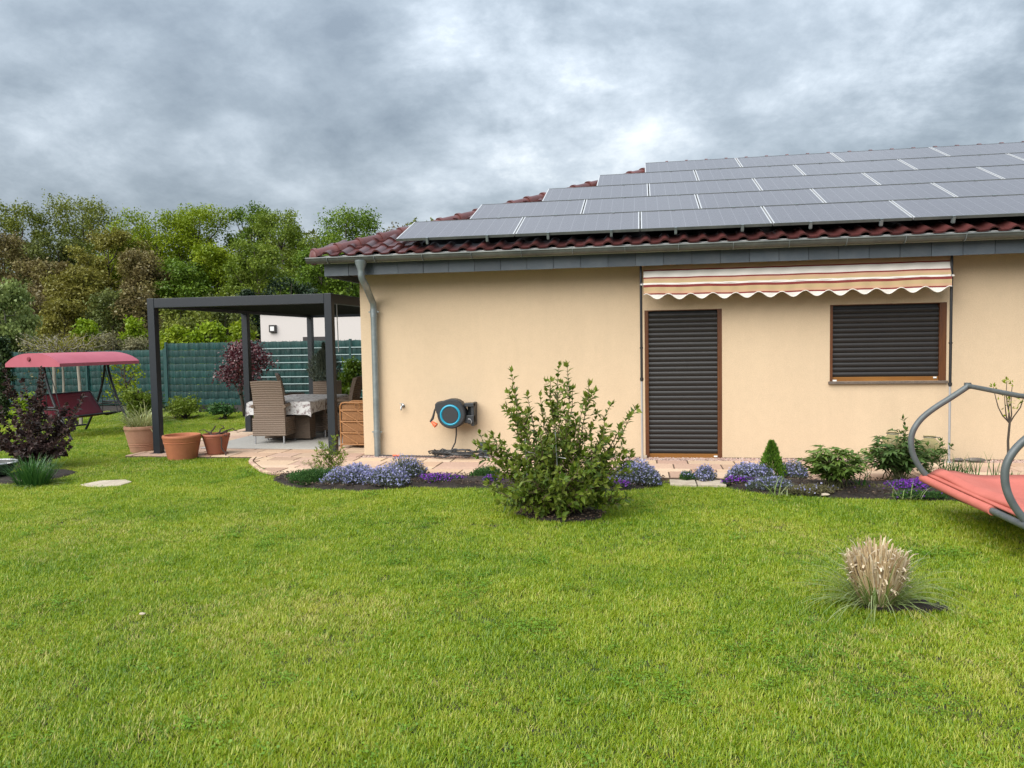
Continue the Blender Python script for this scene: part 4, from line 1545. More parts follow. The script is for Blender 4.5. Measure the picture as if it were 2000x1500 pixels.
# ---- rattan chest against the side of the house
ra, rb = G(667, 879), G(705, 881)
t = thing('rattan_chest', 'honey brown rattan chest with slanted canes beside the house corner', 'chest', (ra.x + .3, ra.y + .15, .03), rad(-6))
wC, hC, dC = .60, .72, .30
MB().box(-wC / 2 + .02, wC / 2 - .02, -dC / 2 + .015, dC / 2, .05, hC - .04).build('body', M['rattan_weave'], t)
f = MB()
arch = [(-wC / 2, -dC / 2, .0), (-wC / 2, -dC / 2, hC - .06), (-wC / 2 + .02, -dC / 2, hC - .015), (-wC / 2 + .07, -dC / 2, hC), (wC / 2 - .07, -dC / 2, hC), (wC / 2 - .02, -dC / 2, hC - .015), (wC / 2, -dC / 2, hC - .06), (wC / 2, -dC / 2, 0)]
f.tube(arch, .014, 8)
f.tube([(p[0], dC / 2, p[2]) for p in arch], .014, 8)
f.build('frame', M['rattan'], t, smooth=True)
zz = [.06, .24, .42, .60]
for k in range(4):
    MB().tube([(-wC / 2, -dC / 2 - .006, zz[k]), (wC / 2, -dC / 2 - .006, zz[k])], .012, 8).build('crossbar', M['rattan'], t, smooth=True)
for k in range(3):
    for (x0, x1) in ((-wC / 2 + .02, 0), (0, wC / 2 - .02)):
        MB().tube([(x0, -dC / 2 - .008, zz[k + 1] - .01), (x1, -dC / 2 - .008, zz[k] + .012)], .009, 6).build('diagonal_cane', M['rattan'], t, smooth=True)
    MB().box(-wC / 2 + .025, wC / 2 - .025, -dC / 2 + .002, -dC / 2 + .014, zz[k] + .018, zz[k + 1] - .018).build('drawer_front', M['rattan_weave'], t, bevel=.004)
MB().tube([(.05 * math.cos(2 * PI * k / 16), -dC / 2 - .02, .665 + .05 * math.sin(2 * PI * k / 16)) for k in range(17)], .005, 6).build('ring_handle', M['rattan'], t, smooth=True)

# ---- pots
def pot(name, px, py, r1, r0, h, mat, label, rim=.05, grooves=(), soil=.05, z0=None, dy=0.0):
    p = G(px, py)
    t = thing(name, label, 'plant pot', (p.x, p.y + r0 + dy, .0 if z0 is None else z0), 0, 'terracotta pots at the patio corner')
    pr = [(0, 0), (r0, 0)]
    for i in range(1, 15):
        u = i / 14
        r = r0 + (r1 - r0) * u * .93
        z = u * (h - rim)
        pr.append((r, z))
        for gz in grooves:
            if abs(z - gz * h) < (h - rim) / 28:
                pr += [(r + .006, z + .004), (r + .006, z + .010), (r, z + .014)]
    pr += [(r1 * .985, h - rim + .002), (r1, h - rim + .008), (r1, h - .012), (r1 - .008, h - .002), (r1 - .02, h), (r1 - .032, h - .008), (r1 - .038, h - .03), (r0 * .9 + .02, .06), (0, .06)]
    MB().lathe(pr, 44).build('pot', mat, t, smooth=True)
    if soil:
        MB().lathe([(0, h - soil + .015), (r1 * .5, h - soil + .01), (r1 - .03, h - soil)], 32).build('soil', M['soil'], t)
    return t
potA = pot('plant_pot', 266, 886, .275, .185, .43, M['terracotta_pale'], 'pale terracotta pot planted with cream-striped grass', .06, (.24, .31), .05)
potB = pot('plant_pot', 341, 900, .275, .205, .365, M['terracotta'], 'wide empty orange terracotta pot in front of the left pergola post', .05, (.66,), 0)
potC = pot('plant_pot', 414, 893, .205, .135, .30, M['terracotta_dark'], 'small terracotta pot holding a twisted dry root', .04, (.78,), .03, .045)
MB().lathe([(0, -.028), (.155, -.028), (.175, -.002), (.168, -.002), (.15, -.018), (0, -.018)], 32).build('saucer', M['terracotta_pale'], potC, smooth=True)
m_ = MB()
R = rs(4)
for k in range(9):
    a = R.uniform(0, 6.28)
    p = np.array([R.uniform(-.08, .08), R.uniform(-.08, .08), .27])
    pts = [p.copy()]
    d = np.array([math.cos(a), math.sin(a) * .6, .55])
    for j in range(7):
        d = d + R.normal(0, .45, 3)
        d[2] -= .12
        d /= np.linalg.norm(d)
        p = p + d * .045
        p[2] = max(p[2], .285)
        pts.append(p.copy())
    m_.tube(pts, [.014 - .0012 * j for j in range(8)], 6)
m_.tube([(.06, -.06, .29), (.13, -.12, .31), (.17, -.135, .22), (.165, -.14, .10), (.19, -.13, .05), (.235, -.14, .02), (.24, -.16, -.02), (.19, -.19, -.03)], .011, 6)
m_.build('dry_root', M['pot_dry'], potC, smooth=True)

# ================================================================== GARDEN SWING
su = Vector((.982, -.19, 0)).normalized()
sA = G(41, 857)
SWW, SWL = 1.30, 1.40
ang = math.atan2(su.y, su.x)
t = thing('garden_swing', 'garden swing seat with rose red canopy and dark red seat', 'swing', (sA.x, sA.y, 0), ang)
# local frame: x across the frame (towards the house), y along the seat
apz = 1.38
for y in (0, SWL):
    fr = MB()
    for s, x0 in ((-1, 0.0), (1, SWW)):
        mid = SWW / 2
        pts = []
        for k in range(9):
            u = k / 8
            x = mid + s * (.03 + (SWW / 2 - .03) * (u ** 1.15) - .07 * math.sin(PI * u))
            pts.append((x, y, apz * (1 - u) + .01))
        fr.tube(pts, .024, 10)
    fr.tube([(SWW / 2 - .36, y, .56), (SWW / 2 + .36, y, .56)], .016, 8)
    fr.build('side_frame', M['dark_metal'], t, smooth=True)
MB().tube([(SWW / 2, 0, apz), (SWW / 2, SWL, apz)], .02, 8).build('top_bar', M['dark_metal'], t, smooth=True)
MB().tube([(.02, 0, .12), (.02, SWL, .12)], .018, 8).build('rear_bar', M['dark_metal'], t, smooth=True)
# canopy: a shell with an arched end
cn = MB()
CW, CY0, CY1 = .69, -.20, SWL + .17
NA = 18
def arch_prof(k, sc=1.0):
    u = -1 + 2 * k / NA
    return (SWW / 2 + .0 + CW * u, 1.415 + .190 * (1 - abs(u) ** 2.6) * sc)
ys = [CY0, CY0 + .004, CY0 + .30, (CY0 + CY1) / 2, CY1 - .25, CY1 - .06, CY1]
sc_ = [1, 1, 1.0, 1.0, 1.0, .98, .90]
rows = []
for yv, s_ in zip(ys, sc_):
    rows.append([(SWW / 2 - CW, yv, 1.355)] + [(arch_prof(k, s_)[0], yv, arch_prof(k, s_)[1]) for k in range(NA + 1)] + [(SWW / 2 + CW, yv, 1.355)])
cn.grid([r[::-1] for r in rows])
cn.add(rows[0], [tuple(range(len(rows[0])))])
cn.add(rows[-1], [tuple(range(len(rows[-1]) - 1, -1, -1))])
cno = cn.build('canopy', M['red_canopy'], t, smooth=True)
MB().lathe([(0, .02), (.035, .018), (.045, 0)], 12).build('canopy_knob', M['red_seat'], cno, smooth=True, loc=(SWW / 2 - .06, CY0 - .005, 1.50), rot=(PI / 2, 0, 0))
# seat: backrest and seat fabric in a tube frame, hung from the bar; it faces +x
b0, b1 = (.30, .90), (.60, .44)
def seat_sheet(p, q, sag, y0, y1, mat, nm):
    m_ = MB()
    rows = []
    for i in range(9):
        u = i / 8
        rows.append([(p[0] + (q[0] - p[0]) * u, y0 + (y1 - y0) * k / 8, p[1] + (q[1] - p[1]) * u - sag * math.sin(PI * u) * (.4 + .6 * math.sin(PI * k / 8))) for k in range(9)])
    m_.grid(rows)
    o = m_.build(nm, mat, t, smooth=True)
    so = o.modifiers.new('thick', 'SOLIDIFY')
    so.thickness = .012
    return o
seat_sheet((.27, .80), (.62, .36), .015, .10, SWL - .10, M['red_seat'], 'backrest')
seat_sheet((.62, .36), (1.08, .41), .03, .10, SWL - .10, M['red_seat'], 'seat')
for y in (.09, SWL - .09):
    MB().tube([(.27, y, .81), (.45, y, .58), (.60, y, .36), (.70, y, .34), (1.08, y, .415)], .016, 8).tube([(.60, y, .36), (.60, y, 1.35)], .007, 6).tube([(1.0, y, .40), (.70, y, 1.34)], .008, 6).build('seat_frame', M['dark_metal'], t, smooth=True)
MB().tube([(.27, .09, .81), (.27, SWL - .09, .81)], .016, 8).tube([(1.08, .09, .415), (1.08, SWL - .09, .415)], .016, 8).build('seat_rail', M['dark_metal'], t, smooth=True)
for y in (-.02, SWL + .02):
    MB().tube([(.50, y, .60), (.95, y, .60)], .018, 8).build('armrest', M['dark_metal'], t, smooth=True)

# ================================================================== ROCKING LOUNGER
# far end and near end of the head bar
qA = G(1806, 932, .34)
qB = G(2003, 1023, .34)
ex = (qB - qA).normalized()                       # along the head bar, towards the camera
LW = (qB - qA).length
bx_ = Vector((-ex.y, ex.x, 0))                    # along the bed, away from the head bar
if bx_.x < 0:
    bx_ = -bx_
t = thing('rocking_lounger', 'double rocking lounger with coral red fabric and grey tube frame', 'lounger', (qA.x, qA.y, 0))
def LP(a, l, z):                                  # a across from the far side, l along the bed
    v = ex * a + bx_ * l
    return (v.x, v.y, z)
BL = 1.95
def loopz():
    # head loop, then rocker on the ground, then foot loop: (l, z)
    return [(.36, 1.19), (.22, 1.09), (.06, .98), (-.05, .88), (-.115, .77), (-.13, .66), (-.105, .54), (-.04, .42), (.05, .32), (.20, .20), (.45, .09), (.75, .032), (1.1, .032), (1.45, .09), (1.75, .22), (1.95, .40)]
for a in (.02, LW - .02):
    P0 = loopz()
    sm = spline(P0, False, 4) + [P0[-1]]
    MB().tube([LP(a, l, z) for l, z in sm], .027, 12).build('side_loop', M['greytube'], t, smooth=True)
MB().tube([LP(.0, .36, 1.19), LP(LW * .5, .37, 1.165), LP(LW, .36, 1.19)], .021, 10).lathe([(0, -.028), (.03, -.028), (.03, .028), (0, .028)], 12, LP(.0, .36, 1.19)).build('top_bar', M['greytube'], t, smooth=True)
MB().tube([LP(LW * .70, -.005, .325), LP(LW + .06, -.005, .325)], .026, 12).build('head_bar', M['greytube'], t, smooth=True)
MB().tube([LP(-.03, -.005, .325), LP(LW * .45, -.008, .322), LP(LW * .74, -.005, .325)], .036, 14).build('fabric_sleeve', M['coral'], t, smooth=True)
MB().tube([LP(0, 1.95, .40), LP(LW, 1.95, .40)], .026, 12).build('foot_bar', M['greytube'], t, smooth=True)
m_ = MB()
NU, NVv = 26, 16
for dz in (0,):
    rows = []
    for i in range(NU + 1):
        u = i / NU
        l = .0 + BL * u
        row = []
        for k in range(NVv + 1):
            v = k / NVv
            a = .055 + (LW - .11) * v
            sag = .07 * math.sin(PI * min(1, u * 1.0)) ** .8 * math.sin(PI * v) ** .5
            lift = .055 * math.exp(-((u - .09) / .09) ** 2)
            row.append(LP(a, l, .355 + .06 * u + lift - sag))
        rows.append(row)
    m_.grid(rows)
fb = m_.build('fabric', M['coral'], t, smooth=True)
fb.modifiers.new('thick', 'SOLIDIFY').thickness = .015
# flap of fabric folded over the head end
m_ = MB()
rows = []
for i in range(9):
    u = i / 8
    row = []
    for k in range(13):
        v = k / 12
        a = .06 + (LW - .12) * v
        row.append(LP(a, .025 + .19 * u, .392 + .045 * math.sin(PI * u) - .03 * u + .012 * math.sin(v * 9 + u * 2)))
    rows.append(row)
m_.grid(rows)
hp_ = m_.build('head_pad', M['coral'], t, smooth=True)
hp_.modifiers.new('thick', 'SOLIDIFY').thickness = .035

# dark bowl at the left edge of the lawn
p = G(-32, 938)
t = thing('fire_bowl', 'black bowl with a pale metal rim at the left edge beside the grass clump', 'bowl', (p.x, p.y + .15, 0))
MB().lathe([(0, .02), (.12, .02), (.22, .08), (.27, .17), (.275, .20), (.262, .20), (.21, .10), (.11, .045), (0, .045)], 32).build('bowl', M['black'], t, smooth=True)
MB().tube([(.275 * math.cos(2 * PI * k / 32), .275 * math.sin(2 * PI * k / 32), .205) for k in range(33)], .012, 8).build('rim', M['silverpole'], t, smooth=True)
MB().tube([(.27, -.05, .205), (.33, -.05, .215), (.35, 0, .215), (.33, .05, .215), (.27, .05, .205)], .011, 8).build('handle', M['silverpole'], t, smooth=True)

# ================================================================== FENCE, NEIGHBOUR
FYF = 19.3
SH = .19
def fence(x0, x1, ztop, rows_n, label, pale, seed):
    t = thing('privacy_fence', label, 'fence', (x0, FYF, 0))
    R = random.Random(seed)
    npan = max(1, round((x1 - x0) / 2.5))
    pw = (x1 - x0) / npan
    z0 = ztop - rows_n * SH
    # woven strip meshes, two phases
    def strip(phase, amp, gap):
        m_ = MB()
        n = 60
        top, bot = [], []
        rws = [[], [], []]
        for i in range(n + 1):
            x = .03 + (pw - .06) * i / n
            y = amp * math.sin(2 * PI * (x / .30) + phase)
            e = .009 * math.sin(2 * PI * (x / .30) + phase)
            rws[0].append((x, y, gap + e * .6))
            rws[1].append((x, y * 1.2 - .012, SH / 2))
            rws[2].append((x, y, SH - gap + e * .6))
        m_.grid(rws)
        return m_.mesh('fence_strip', M['green_fence'], smooth=True)
    sm = [strip(R.uniform(0, 6.28), R.uniform(.008, .018), .003) for _ in range(12)]
    for k in range(npan):
        for j in range(rows_n):
            link('fence_strip', R.choice(sm), t, (k * pw, R.uniform(-.006, .006), z0 + j * SH))
        # vertical wires of the mat
        w = MB()
        nw = int(pw / .10)
        for q in range(nw):
            x = k * pw + (q + .5) * pw / nw
            w.box(x - .003, x + .003, -.034, -.029, max(z0, 0), ztop + .02)
        w.build('wire_mat', M['fence_post'], t)['kind'] = 'stuff'
        for j in range(rows_n + 1):
            if (k in pale and j not in (0,)) and not (j == rows_n):
                MB().box(k * pw + .03, (k + 1) * pw - .03, -.046, -.030, z0 + j * SH - .011, z0 + j * SH + .011).build('gap_light_bar', M['gap_light_bar'], t)  # added pale bars imitate light shining through the gaps between strips
    for k in range(npan + 1):
        MB().box(k * pw - .025, k * pw + .025, -.05, .03, 0, ztop + .03).build('post', M['fence_post'], t)
    return t
fence(-25.0, -12.95, 1.60, 8, 'lower run of dark green strip fence behind the garden swing', (), 1)
fence(-12.9, -4.9, 1.77, 9, 'taller run of dark green strip fence behind the pergola', (1, 2), 2)
# neighbouring building beyond the fence
nb = far(520, 27)
x0n = Yp(509, 640, 27).x
t = thing('neighbour_building', 'white flat-roofed building beyond the fence', 'building', (x0n, 27, 0))
MB().box(0, 12, 0, 8, 0, 2.88).build('wall', M['neigh'], t)
MB().box(-.08, 12.1, -.08, 8.1, 2.885, 3.0).build('roof_edge', M['neigh_dark'], t)
lpn = Yp(534, 642, 27)
la = MB().box(-.135, .135, -.10, 0, -.14, .14).build('lamp', M['neigh_dark'], t, loc=(lpn.x - x0n, -.002, lpn.z), bevel=.01)
MB().box(-.075, .075, -.11, -.101, -.08, .08).build('lamp_glass', M['white'], la)
wx0, wx1, wz = Yp(592, 658, 27).x - x0n, Yp(640, 658, 27).x - x0n, Yp(600, 658, 27).z
wno = MB().box(wx0, wx1, -.03, .0, .9, wz).build('window', M['neigh_dark'], t)

# ================================================================== VEGETATION
LM = {}
LM['olive'] = leafmat('leaf_olive', [(0.1, 0.128, 0.018), (0.165, 0.198, 0.026), (0.235, 0.25, 0.045)], .3)
LM['olive_dark'] = leafmat('leaf_olive_dark', [(0.07, 0.088, 0.022), (0.115, 0.14, 0.03), (0.17, 0.19, 0.05)], .3)
LM['brown'] = leafmat('leaf_brown', [(0.125, 0.098, 0.042), (0.185, 0.145, 0.056), (0.22, 0.195, 0.056)], .3)
LM['brownolive'] = leafmat('leaf_brownolive', [(0.145, 0.13, 0.024), (0.21, 0.192, 0.034), (0.25, 0.25, 0.042)], .3)
LM['yellowgreen'] = leafmat('leaf_yellowgreen', [(0.14, 0.2, 0.006), (0.215, 0.29, 0.01), (0.3, 0.355, 0.022)], .35)
LM['green'] = leafmat('leaf_green', [(0.075, 0.135, 0.01), (0.12, 0.2, 0.016), (0.18, 0.255, 0.026)], .33)
LM['softgreen'] = leafmat('leaf_softgreen', [(0.105, 0.16, 0.014), (0.16, 0.225, 0.022), (0.225, 0.275, 0.04)], .35)
LM['willow'] = leafmat('leaf_willow', [(0.16, 0.22, 0.06), (0.24, 0.3, 0.085), (0.32, 0.37, 0.12)], .35)
LM['dark'] = leafmat('leaf_dark', [(.012, .026, .012), (.022, .042, .016), (.036, .060, .022)], .2)
LM['greyolive'] = leafmat('leaf_greyolive', [(0.115, 0.105, 0.05), (0.17, 0.16, 0.078), (0.23, 0.21, 0.11)], .25)
LM['bright'] = leafmat('leaf_bright', [(0.165, 0.26, 0.008), (0.24, 0.345, 0.014), (0.3, 0.39, 0.03)], .4)
LM['shrub'] = leafmat('leaf_shrub', [(0.066, 0.118, 0.01), (0.108, 0.17, 0.013), (0.165, 0.222, 0.022), (0.215, 0.25, 0.04)], .40, .05)
LM['purple'] = leafmat('leaf_purple', [(0.028, 0.018, 0.018), (0.052, 0.03, 0.029), (0.095, 0.052, 0.046)], .25, .045)
LM['redleaf'] = leafmat('leaf_red', [(.050, .014, .022), (.095, .024, .034), (.19, .050, .055)], .3, .08)
LM['lily'] = leafmat('leaf_lily', [(0.025, 0.088, 0.018), (0.045, 0.131, 0.025), (0.088, 0.188, 0.043)], .35, .05)
LM['variegated'] = leafmat('leaf_variegated', [(0.22, 0.26, 0.06), (0.5, 0.49, 0.24), (0.16, 0.22, 0.045)], .35, .06)
LM['greyleaf'] = leafmat('leaf_grey', [(.075, .100, .075), (.12, .145, .105), (.17, .19, .14)], .2)
LM['moss'] = leafmat('leaf_moss', [(0.026, 0.078, 0.021), (0.049, 0.124, 0.029), (0.091, 0.163, 0.044)], .25)
LM['blue'] = leafmat('petal_blue', [(0.2, 0.2, 0.46), (0.33, 0.33, 0.6), (0.55, 0.55, 0.74)], .3, .02)
LM['violet'] = leafmat('petal_violet', [(.13, .020, .30), (.22, .04, .44), (.32, .09, .52)], .3, .02)
LM['pink'] = leafmat('petal_pink', [(.5, .12, .16), (.6, .22, .25)], .3, .02)
LM['white'] = leafmat('petal_white', [(.6, .6, .52), (.75, .75, .7)], .3, .02)
LM['peony'] = leafmat('leaf_peony', [(0.065, 0.125, 0.014), (0.105, 0.18, 0.018), (0.17, 0.24, 0.03)], .34, .06)
LM['peony_dark'] = leafmat('leaf_peony_dark', [(0.038, 0.088, 0.014), (0.066, 0.13, 0.02), (0.11, 0.175, 0.032)], .30, .06)
LM['thuja'] = leafmat('leaf_thuja', [(0.042, 0.111, 0.013), (0.085, 0.182, 0.018), (0.156, 0.247, 0.031)], .2)
LM['straw'] = leafmat('dry_straw', [(0.42, 0.28, 0.15), (0.6, 0.46, 0.27), (0.74, 0.62, 0.43)], .25, .04)
LM['sheath'] = leafmat('dry_sheath', [(0.62, 0.49, 0.33), (0.8, 0.7, 0.54)], .3, .04)
LM['arch'] = leafmat('arching_blade', [(0.14, 0.22, 0.04), (0.25, 0.33, 0.09), (0.38, 0.42, 0.2)], .35, .06)
LM['conifer'] = leafmat('leaf_conifer', [(.022, .042, .014), (.036, .062, .018), (.06, .085, .026)], .15)

def cloud_tree(name, label, cat, px, dep, top_y, hw_px, mat, n, seed, low=.12, leaf=.15, group='trees beyond the fence', bark='bark', clumps=34, tall=.56, airy=1.0, base_z=None, nr_up=.5, sway=0.0):
    R = rs(seed)
    b = far(px, dep)
    Ht = CAM_H + (hz(px) - top_y) * dep / FPX
    Rw = hw_px * dep / FPX
    t = thing(name, label, cat, (b.x, b.y, 0), 0, group)
    # clump centres fill an uneven egg
    cen, rad_ = [], []
    k = 0
    lop = R.uniform(-.25, .25, 2)
    while len(cen) < clumps and k < 4000:
        k += 1
        h_ = low + (.97 - low) * ((len(cen) + R.rand()) / clumps) ** .9
        env = max(0.0, 1 - abs((h_ - tall) / (1.04 - tall if h_ > tall else tall - low + .22)) ** 2.2) ** .55
        a = R.uniform(0, 2 * PI)
        rr = Rw * env * math.sqrt(R.uniform(.12, 1)) * (1 + .22 * math.sin(a * 2 + seed))
        c_ = np.array([rr * math.cos(a) + lop[0] * Rw * h_, rr * math.sin(a) + lop[1] * Rw * h_, h_ * Ht])
        q = R.uniform(.24, .42) * Rw * (1.12 - .30 * h_) + .10
        if cen and min(np.linalg.norm(c_ - o_) for o_ in cen) < q * .42:
            continue
        if c_[2] + q * .7 > Ht:
            c_[2] = Ht - q * .7
        cen.append(c_)
        rad_.append(q)
    cen, rad_ = np.array(cen), np.array(rad_)
    w = rad_ ** 2
    idx = R.choice(len(cen), n, p=w / w.sum())
    off = rdir(n, R) * (R.uniform(.0, 1, (n, 1)) ** .45) * airy
    off[:, 2] *= .78
    # clumps break up into sprays
    spr = R.randint(0, 9, n)
    sd = rdir(len(cen) * 9, R).reshape(len(cen), 9, 3)
    off = off * .80 + sd[idx, spr] * .42 * R.uniform(.2, 1.15, (n, 1))
    pos = cen[idx] + off * rad_[idx][:, None]
    keep = pos[:, 2] > .15
    pos, idx, off = pos[keep], idx[keep], off[keep]
    n = len(pos)
    ctint = R.rand(len(cen))
    tint = np.clip(ctint[idx] * .55 + R.rand(n) * .5 - .02, 0, 1)
    nr = off * .7 + rdir(n, R) * .75 + np.array([0, 0, nr_up])
    ax = rdir(n, R) + np.array([0, 0, -.25 - sway])
    s = R.uniform(.65, 1.35, n) * leaf
    crown = leaves('crown', pos, ax, nr, s, s * .62, tint, LM[mat], t, fold=.1)
    m_ = MB()
    tr = max(.05, Ht * .014)
    trunk = [Vector((0, 0, -.05)), Vector((R.normal(0, .1), R.normal(0, .1), Ht * .3)), Vector((lop[0] * Rw * .6, lop[1] * Rw * .6, Ht * .62)), Vector((lop[0] * Rw, lop[1] * Rw, Ht * .93))]
    m_.tube(trunk, [tr, tr * .75, tr * .45, .015], 7)
    for c_ in cen[R.permutation(len(cen))[:min(len(cen), 26)]]:
        u = max(.08, min(.85, c_[2] / Ht - .18))
        kk = min(2, int(u * 3))
        a = trunk[kk].lerp(trunk[kk + 1], min(1, max(0, (u * Ht - trunk[kk].z) / max(.1, trunk[kk + 1].z - trunk[kk].z))))
        m_.tube(curve_pts(a, c_, (0, 0, -.04 * Ht), 4, R, .05), [tr * .42, tr * .3, tr * .2, .012], 5, cap=False)
    m_.build('trunk', M[bark], t, smooth=True)
    return t

B = 'trees beyond the fence'
TREES = [
    # px, depth, top, half width, material, leaves, label
    (52, 52, 398, 72, 'olive', 11000, 'olive green tree at the far left of the tree line', {}),
    (178, 54, 386, 82, 'olive', 12000, 'tall airy olive tree, left of the gap in the tree line', {'airy': 1.15}),
    (318, 50, 410, 82, 'yellowgreen', 12000, 'yellow-green tree just right of the gap in the tree line', {}),
    (408, 51, 399, 78, 'yellowgreen', 12000, 'bright yellow-green tree, tallest of the middle of the tree line', {'airy': 1.1}),
    (494, 52, 402, 52, 'green', 9000, 'slim mid green tree behind the left half of the pergola roof', {}),
    (556, 48, 411, 66, 'softgreen', 12000, 'soft round light green tree above the pergola', {'leaf': .14}),
    (668, 50, 408, 78, 'green', 12000, 'fine-leaved green tree standing behind the roof corner', {'leaf': .15, 'airy': 1.15}),
    (775, 55, 438, 40, 'brown', 2200, 'thin brownish tree top peeping over the red hip', {'airy': 1.25}),
    (20, 43, 452, 62, 'brown', 8500, 'brown-leaved tree below the far left olive tree', {}),
    (95, 41, 505, 62, 'brown', 8500, 'reddish brown tree in the lower left of the wood', {}),
    (140, 44, 462, 62, 'olive_dark', 8500, 'dull green tree in front of the tall airy olive tree', {}),
    (215, 42, 447, 66, 'brownolive', 9500, 'ochre budding tree in the middle of the left wood', {}),
    (175, 39, 520, 60, 'brownolive', 8500, 'low ochre tree above the swing canopy', {}),
    (285, 40, 486, 52, 'brown', 8000, 'slender brownish tree left of the pergola post', {'leaf': .14}),
    (255, 43, 462, 40, 'yellowgreen', 6500, 'small yellow-green tree between the ochre and the slender brown tree', {}),
    (355, 41, 505, 60, 'green', 8500, 'green tree right above the left pergola corner', {}),
    (430, 42, 478, 60, 'yellowgreen', 9000, 'leafy yellow-green tree above the pergola front beam', {}),
    (520, 41, 470, 60, 'softgreen', 9000, 'light green tree right behind the pergola middle', {'leaf': .14}),
    (625, 42, 488, 62, 'green', 9000, 'dense green tree just left of the gutter end', {}),
    (690, 44, 470, 52, 'green', 6000, 'green tree whose foliage shows under the eaves', {}),
]
for i, (px, dep, ty, hw, mat, n, lab, kw) in enumerate(TREES):
    cloud_tree('tree', lab, 'tree', px, dep, ty, hw, mat, int(n * 2.0), 100 + i * 7, clumps=74, **kw)
SH_ = 'shrubs beyond the fence'
SHRUBS = [
    (60, 32, 575, 50, 'brown', 6000, 'brown shrub behind the pale weeping tree'),
    (128, 31, 585, 52, 'brownolive', 6500, 'ochre shrub low down above the swing canopy'),
    (215, 31, 565, 56, 'olive_dark', 7000, 'dark shady shrub in the middle of the wood edge'),
    (285, 31, 560, 50, 'brown', 6000, 'brownish shrub beside the left pergola post'),
    (172, 27, 622, 26, 'bright', 3600, 'small bright lime shrub above the swing canopy'),
    (262, 27, 618, 24, 'bright', 2800, 'lime green shrub just left of the pergola post'),
    (360, 30, 580, 56, 'olive', 6500, 'olive shrub seen through the pergola left bay'),
    (430, 31, 575, 56, 'olive_dark', 6500, 'dark shrub seen through the pergola below the beam'),
    (350, 25, 636, 34, 'yellowgreen', 4200, 'yellow-green shrub over the fence beside the left pergola post'),
    (412, 25, 630, 40, 'bright', 4600, 'lime green shrub over the fence above the red-leaved tree'),
    (470, 26, 628, 30, 'yellowgreen', 3600, 'yellow-green shrub left of the middle pergola post'),
    (488, 33, 566, 34, 'dark', 7000, 'nearly black evergreen beside the white building'),
    (560, 36, 540, 60, 'dark', 7000, 'dark evergreen behind the white building'),
]
for i, (px, dep, ty, hw, mat, n, lab) in enumerate(SHRUBS):
    cloud_tree('shrub', lab, 'shrub', px, dep, ty, hw, mat, int(n * 1.3), 400 + i * 5, low=.03, leaf=.12, group=SH_, clumps=46, tall=.42)
HED = 'hedge plants along the fence'
for i, (px, ty, hw, mat, lab) in enumerate(((85, 652, 40, 'greyolive', 'grey-olive hedge plant over the left end of the swing canopy'), (150, 655, 38, 'brownolive', 'ochre hedge plant over the middle of the swing canopy'), (215, 648, 42, 'greyolive', 'grey-olive hedge plant over the right end of the swing canopy'), (275, 656, 38, 'greyolive', 'grey-olive hedge plant right next to the pergola post'))):
    cloud_tree('hedge_plant', lab, 'hedge plant', px, 22.5, ty, hw, mat, 4200, 470 + i, low=.2, leaf=.07, group=HED, clumps=30, tall=.6)
cloud_tree('weeping_tree', 'pale green weeping tree at the left edge of the picture', 'tree', 18, 25, 543, 54, 'willow', 9000, 501, low=.25, leaf=.12, clumps=40, tall=.6, sway=.9, bark='bark_pale', group=B)

# the wood goes on behind as one mass
R = rs(600)
n = 42000
pxs = R.uniform(-420, 1500, n)
dp_ = R.uniform(62, 78, n)
top = 470 + 26 * np.sin(pxs * .021) + 18 * np.sin(pxs * .057 + 1) + 12 * np.sin(pxs * .13)
zmax = CAM_H + (665 + .018 * (1000 - pxs) - top) * dp_ / FPX
d0 = np.array([list(ray(p_, hz(p_))) for p_ in pxs])
pos = np.stack([d0[:, 0] * dp_, d0[:, 1] * dp_, zmax * R.uniform(0, 1, n) ** .8], 1)
o = leaves('far_wood', pos, rdir(n, R), rdir(n, R) + np.array([0, -.4, .5]), R.uniform(.25, .5, n), R.uniform(.2, .36, n), np.clip(vnoise(pos[:, :2], .13, 8) * .8 + R.rand(n) * .35, 0, 1), LM['olive_dark'])
o['kind'] = 'stuff'
o['label'] = 'dense woodland behind the first trees'

